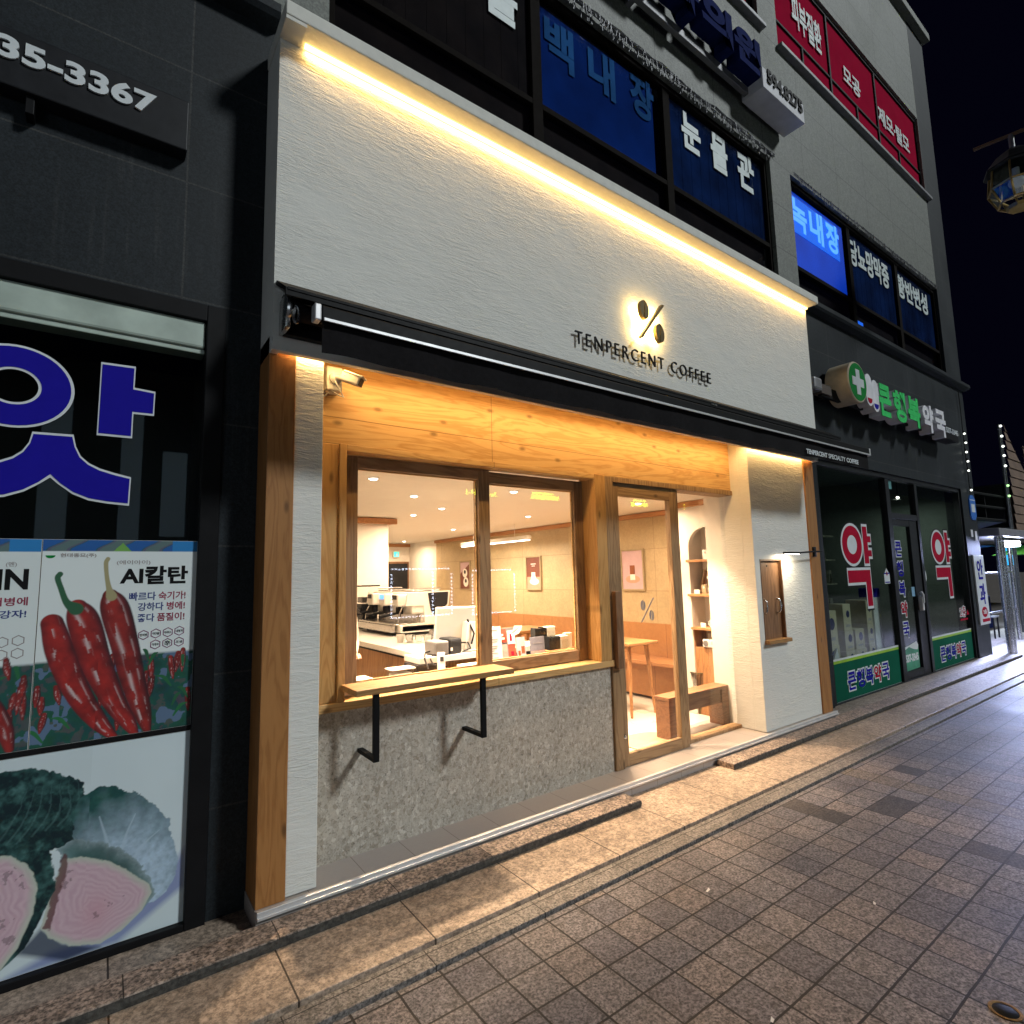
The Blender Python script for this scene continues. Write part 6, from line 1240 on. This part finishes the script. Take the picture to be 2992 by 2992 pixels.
# neighbouring building down the street with timber-clad gable parapet
nb = thing('clad_building', 'low building down the street with brown lapped cladding and zigzag gable tops', 'building', (18, 1, 0))
clad = plain('brown_lap_cladding', (.17, .105, .07), .75, var=.25, sc_=3)
mb = MB()
def lap(x, z): return None
zz = [(16.12, 4.63), (16.55, 4.25), (17.5, 3.62), (17.52, 4.35), (18.2, 3.8), (19.0, 3.3), (19.05, 4.3), (21, 3.0)]
def topz(x):
    for (a, za), (b_, zb) in zip(zz[:-1], zz[1:]):
        if a <= x <= b_: return za+(zb-za)*(x-a)/max(1e-6, b_-a)
    return 3.0
for k in range(13):
    z0 = 2.0+k*.205; n = 60; xs = [16.12+i*4.88/n for i in range(n+1)]
    for a, b_ in zip(xs[:-1], xs[1:]):
        ta, tb = min(z0+.20, topz(a)), min(z0+.20, topz(b_))
        if ta <= z0 and tb <= z0: continue
        ta, tb = max(ta, z0), max(tb, z0); mb.add([(a, .50, z0), (b_, .50, z0), (b_, .525, tb), (a, .525, ta)], [(0, 1, 2, 3)]); mb.add([(a, .50, z0), (b_, .50, z0), (b_, .56, z0), (a, .56, z0)], [(3, 2, 1, 0)])
mb.box(16.12, 21, .56, .60, 2.0, 3.0); obj('cladding', mb, clad, nb)
mb = MB(); mb.box(16.2, 30, .7, 12, 2.3, 3.3); obj('body', mb, 'dark', nb)
mb = MB(); mb.box(16.0, 24, .60, 6, 2.18, 2.30); obj('soffit', mb, plain('pale_soffit', (.45, .47, .5), .6), nb)
lt = thing('light_truss', 'slim black lattice mast with small bulbs beside the brown cladding', 'mast', (16, .58, 0))
mb = MB()
for dx in (-.05, .09): mb.tube([(16+dx, .58, .05), (16+dx, .58, 4.6)], .022, 8)
for k in range(22): mb.tube([(15.95, .58, .2+k*.205), (16.09, .58, .2+k*.205)], .012, 6)
obj('lattice', mb, plain('mast_grey', (.16, .17, .18), .4, .6), lt)
for i, z in enumerate((4.56, 4.33, 4.10, 3.89, 3.66, 3.22, 2.99)):
    b = MB(); b.sphere((15.96, .54, z), .026, 10); obj('bulb', b, 'bulbg' if z < 3.3 else 'bulb', lt)
sh_ = thing('metal_shed', 'dark metal-clad building set back beyond the corner', 'building', (14.5, 3, 0))
mb = MB(); mb.box(13.4, 15.98, 1.35, 8, 0, 4.75); obj('wall', mb, plain('dark_metal_cladding', (.06, .07, .075), .6, .2, var=.2), sh_)
mb = MB()
for x in (14.0, 14.6, 15.2, 15.8): mb.box(x, x+.03, 1.335, 1.35, 2.2, 4.75)
mb.box(13.38, 16.0, 1.30, 8.1, 4.75, 4.82); obj('seam', mb, 'black', sh_)
mb = MB(); mb.box(12.9, 13.2, 1.6, 1.68, 2.7, 4.1, .01); vs_ = one('vertical_sign', mb, 'bluesign', 'dark blue vertical sign with red lettering beyond the corner', 'sign'); mb = MB(); mb.text('노래', 12.95, 13.15, 3.25, 3.6, 1.599, .004, .02); obj('lettering', mb, 'redv', vs_)
sb = thing('rail_canopy', 'black double rail awning frame over the side street', 'canopy', (14, .8, 2.5)); mb = MB()
for z in (2.98, 2.72, 2.45): mb.tube([(13.4, .80, z), (16, .66, z)], .03, 6)
for x in (13.4, 14.2, 15.1): mb.tube([(x, .78, 2.45), (x, .78, 2.98)], .022, 6)
obj('rail', mb, 'black', sb); mb = MB(); mb.add([(13.4, .85, 2.42), (16, .7, 2.42), (16, 2.4, 2.0), (13.4, 2.4, 2.0)], [(0, 1, 2, 3), (3, 2, 1, 0)]); obj('sheet', mb, plain('blue_tarp', (.05, .07, .13), .6, var=.2), sb)
cn = thing('bus_shelter', 'steel framed shelter with a lit lamp at the street corner', 'shelter', (13.5, .3, 0))
for x, y in ((12.55, .05), (12.72, .05), (14.9, .42), (14.9, 1.9), (12.6, 1.9)):
    mb = MB(); mb.tube([(x, y, 0), (x, y, 2.0)], .05 if x < 13 else .035, 14); obj('post', mb, 'steel', cn)
mb = MB(); mb.box(12.4, 15.1, -.02, 2.1, 2.0, 2.14, .02); obj('roof', mb, plain('grey_roof', (.20, .20, .22), .5), cn); mb = MB(); mb.box(12.42, 15.08, -.03, -.021, 1.92, 1.98, .004); obj('beam', mb, 'steel', cn)
mb = MB(); mb.box(14.0, 15.0, .0, .10, 2.145, 2.20, .01); obj('lamp', mb, 'bulb', cn) if 0 else None
mb = MB(); mb.box(13.75, 14.25, .10, .36, 1.84, 1.96, .02); mb.box(13.97, 14.03, .2, .26, 1.96, 2.0); obj('flood_lamp', mb, emit('cool_flood', (.80, .88, 1), 16), cn); area('shelter_light', (14.0, .22, 1.83), (.3, .2), 700, (.52, .60, 1), (-.7, -.5, -1), cn)
for i, (x, z) in enumerate(((14.75, 1.35), (14.75, .62))): mb = MB(); mb.tube([(12.72, .42, z), (14.9, .42, z)], .022, 8); obj('rail', mb, 'steel', cn)
tl = thing('stool', 'small dark metal stool under the shelter', 'stool', (15.0, .9, 0)); mb = MB(); mb.box(14.75, 15.1, .75, 1.1, .42, .45, .005); obj('seat', mb, 'grey', tl)
for x, y in ((14.78, .78), (15.07, .78), (14.78, 1.07), (15.07, 1.07)): mb = MB(); mb.tube([(x, y, 0), (x, y, .42)], .014, 6); obj('leg', mb, 'black', tl)
um = thing('green_parasol', 'bright green market parasol under the far lights', 'parasol', (17.5, .2, 0)); mb = MB(); mb.lathe([(.9, 0), (.45, .16), (.05, .30)], (17.6, .45, 1.72), 12); obj('canopy', mb, plain('green_canvas', (.16, .55, .04), .7), um); mb = MB(); mb.tube([(17.6, .45, 0), (17.6, .45, 2.0)], .02, 8); obj('pole', mb, 'steel', um)
lb = thing('lit_banner', 'glowing cyan banner panel beyond the shelter posts', 'banner', (17.4, 1.0, 1.5)); mb = MB(); mb.box(16.9, 17.9, 1.0, 1.04, 1.45, 2.0, .005); obj('frame', mb, 'black', lb); mb = MB(); mb.box(16.93, 17.87, .99, .999, 1.48, 1.97); obj('lit_face', mb, emit('cyan_face', (.03, .38, .75), 1.3), lb); mb = MB(); mb.tube([(17.4, 1.02, 0), (17.4, 1.02, 1.46)], .025, 8); obj('post', mb, 'steel', lb)
bs = thing('market_stall', 'blue tarpaulin market stall beyond the shelter', 'stall', (16.5, 2, 0)); mb = MB(); mb.add([(15.5, 1.2, 1.95), (17.5, 1.2, 1.95), (17.5, 3, 1.75), (15.5, 3, 1.75)], [(0, 1, 2, 3), (3, 2, 1, 0)]); mb.box(15.5, 17.5, 2.9, 2.95, .4, 1.9); obj('tarpaulin', mb, plain('cyan_tarp', (.02, .22, .50), .6, var=.3), bs); mb = MB(); mb.box(15.7, 17.3, 1.4, 2.2, .0, .75, .01); obj('table', mb, 'bluesign', bs); mb = MB(); mb.box(16.0, 17.0, 1.6, 1.7, 1.86, 1.9); obj('lamp', mb, emit('stall_lamp', (.7, .85, 1), 6), bs); area('stall_light', (16.5, 1.65, 1.85), (1, .1), 140, (.65, .8, 1), (0, 0, -1), bs)
# ================================================================== ACROSS THE STREET (seen as reflections in the glass, except the added fill panels)
ac = thing('opposite_building', 'dark shop row across the street with yellow neon words and dotted window lights', 'building', (10, -13, 0))
mb = MB(); mb.slab(-30, 140, 0, 6.5, -12.0, -12.3, [(6.8, 8.83, .3, 1.78), (9.55, 11.35, .3, 1.72), (0, 5.5, .4, 2.3)]); obj('wall', mb, plain('opposite_wall', (.10, .105, .11), .7), ac)
mb = MB(); mb.box(-8, 20, -12.9, -12.8, 0, 2.6); obj('back_room', mb, 'dark', ac)
for lx0, lx1 in ((-17, -5), (25, 31.5)):
    mb = MB(); mb.box(lx0, lx1, -11.9, -11.8, .3, 4.6); obj('fill_panel', mb, emit('fill_panel_glow', (.80, .92, 1), 1.3), ac)  # unseen glowing panels, added as fill light for the facade
for lx0, lx1, z0, z1 in ((-3.0, -2.0, .6, 5.0), (-1.2, -.7, 1.0, 5.6), (.2, .6, .8, 5.8), (1.0, 1.5, 2.6, 4.6)):
    mb = MB(); mb.box(lx0, lx1, -11.96, -11.94, z0, z1); obj('column_glow', mb, emit('column_glow', (.55, .75, .9), .18), ac)  # glowing panels added as stand-ins for pale columns mirrored in the seed shop glass
for lx0, lx1, z0, z1 in ((-3.0, 1.9, 1.9, 2.2), (.7, 1.7, .9, 1.7)):
    mb = MB(); mb.box(lx0, lx1, -11.93, -11.92, z0, z1); obj('dim_sign', mb, emit('dim_amber', (.9, .75, .1), .3), ac)
mb = MB()
def dots(mb, x0, x1, z0, z1):
    n = int((x1-x0)/.11)
    for i in range(n): mb.box(x0+i*.11, x0+i*.11+.06, -11.99, -11.97, z1-.02, z1+.02); mb.box(x0+i*.11, x0+i*.11+.06, -11.99, -11.97, z0-.02, z0+.02)
    n = int((z1-z0)/.11)
    for i in range(n):
        for x in (x0, x1): mb.box(x-.02, x+.02, -11.99, -11.97, z0+i*.11, z0+i*.11+.06)
dots(mb, 6.82, 8.83, .36, 1.77); dots(mb, 9.6, 11.34, .30, 1.70); mb.box(8.15, 8.19, -11.99, -11.97, .4, .46)
for i in range(12): mb.box(8.15, 8.19, -11.99, -11.97, .42+i*.11, .48+i*.11)
obj('led_dots', mb, 'leddot', ac)
mir = Matrix.Translation((0, -23.96, 0)) 
def neon(t, x0, x1, z0, z1):
    b = MB(); b.text(t, -x1, -x0, z0, z1, 0, .03, .02, mtx=Matrix.Translation((0, -11.98, 0)) @ Matrix.Rotation(math.pi, 4, 'Z')); obj('neon_word', b, 'neon', ac)
neon('보험임플란트', 12.15, 13.47, 4.20, 4.36); neon('오스템임플란트', 12.2, 13.2, 4.39, 4.45); neon('노인틀니', 9.4, 10.67, 4.16, 4.33); neon('치아교정', 17.1, 18.1, 4.17, 4.33); neon('교정', 20.1, 20.75, 4.2, 4.36); neon('치과', 17.2, 18.0, 4.38, 4.45); neon('턱교정', 20.1, 20.75, 4.4, 4.46)
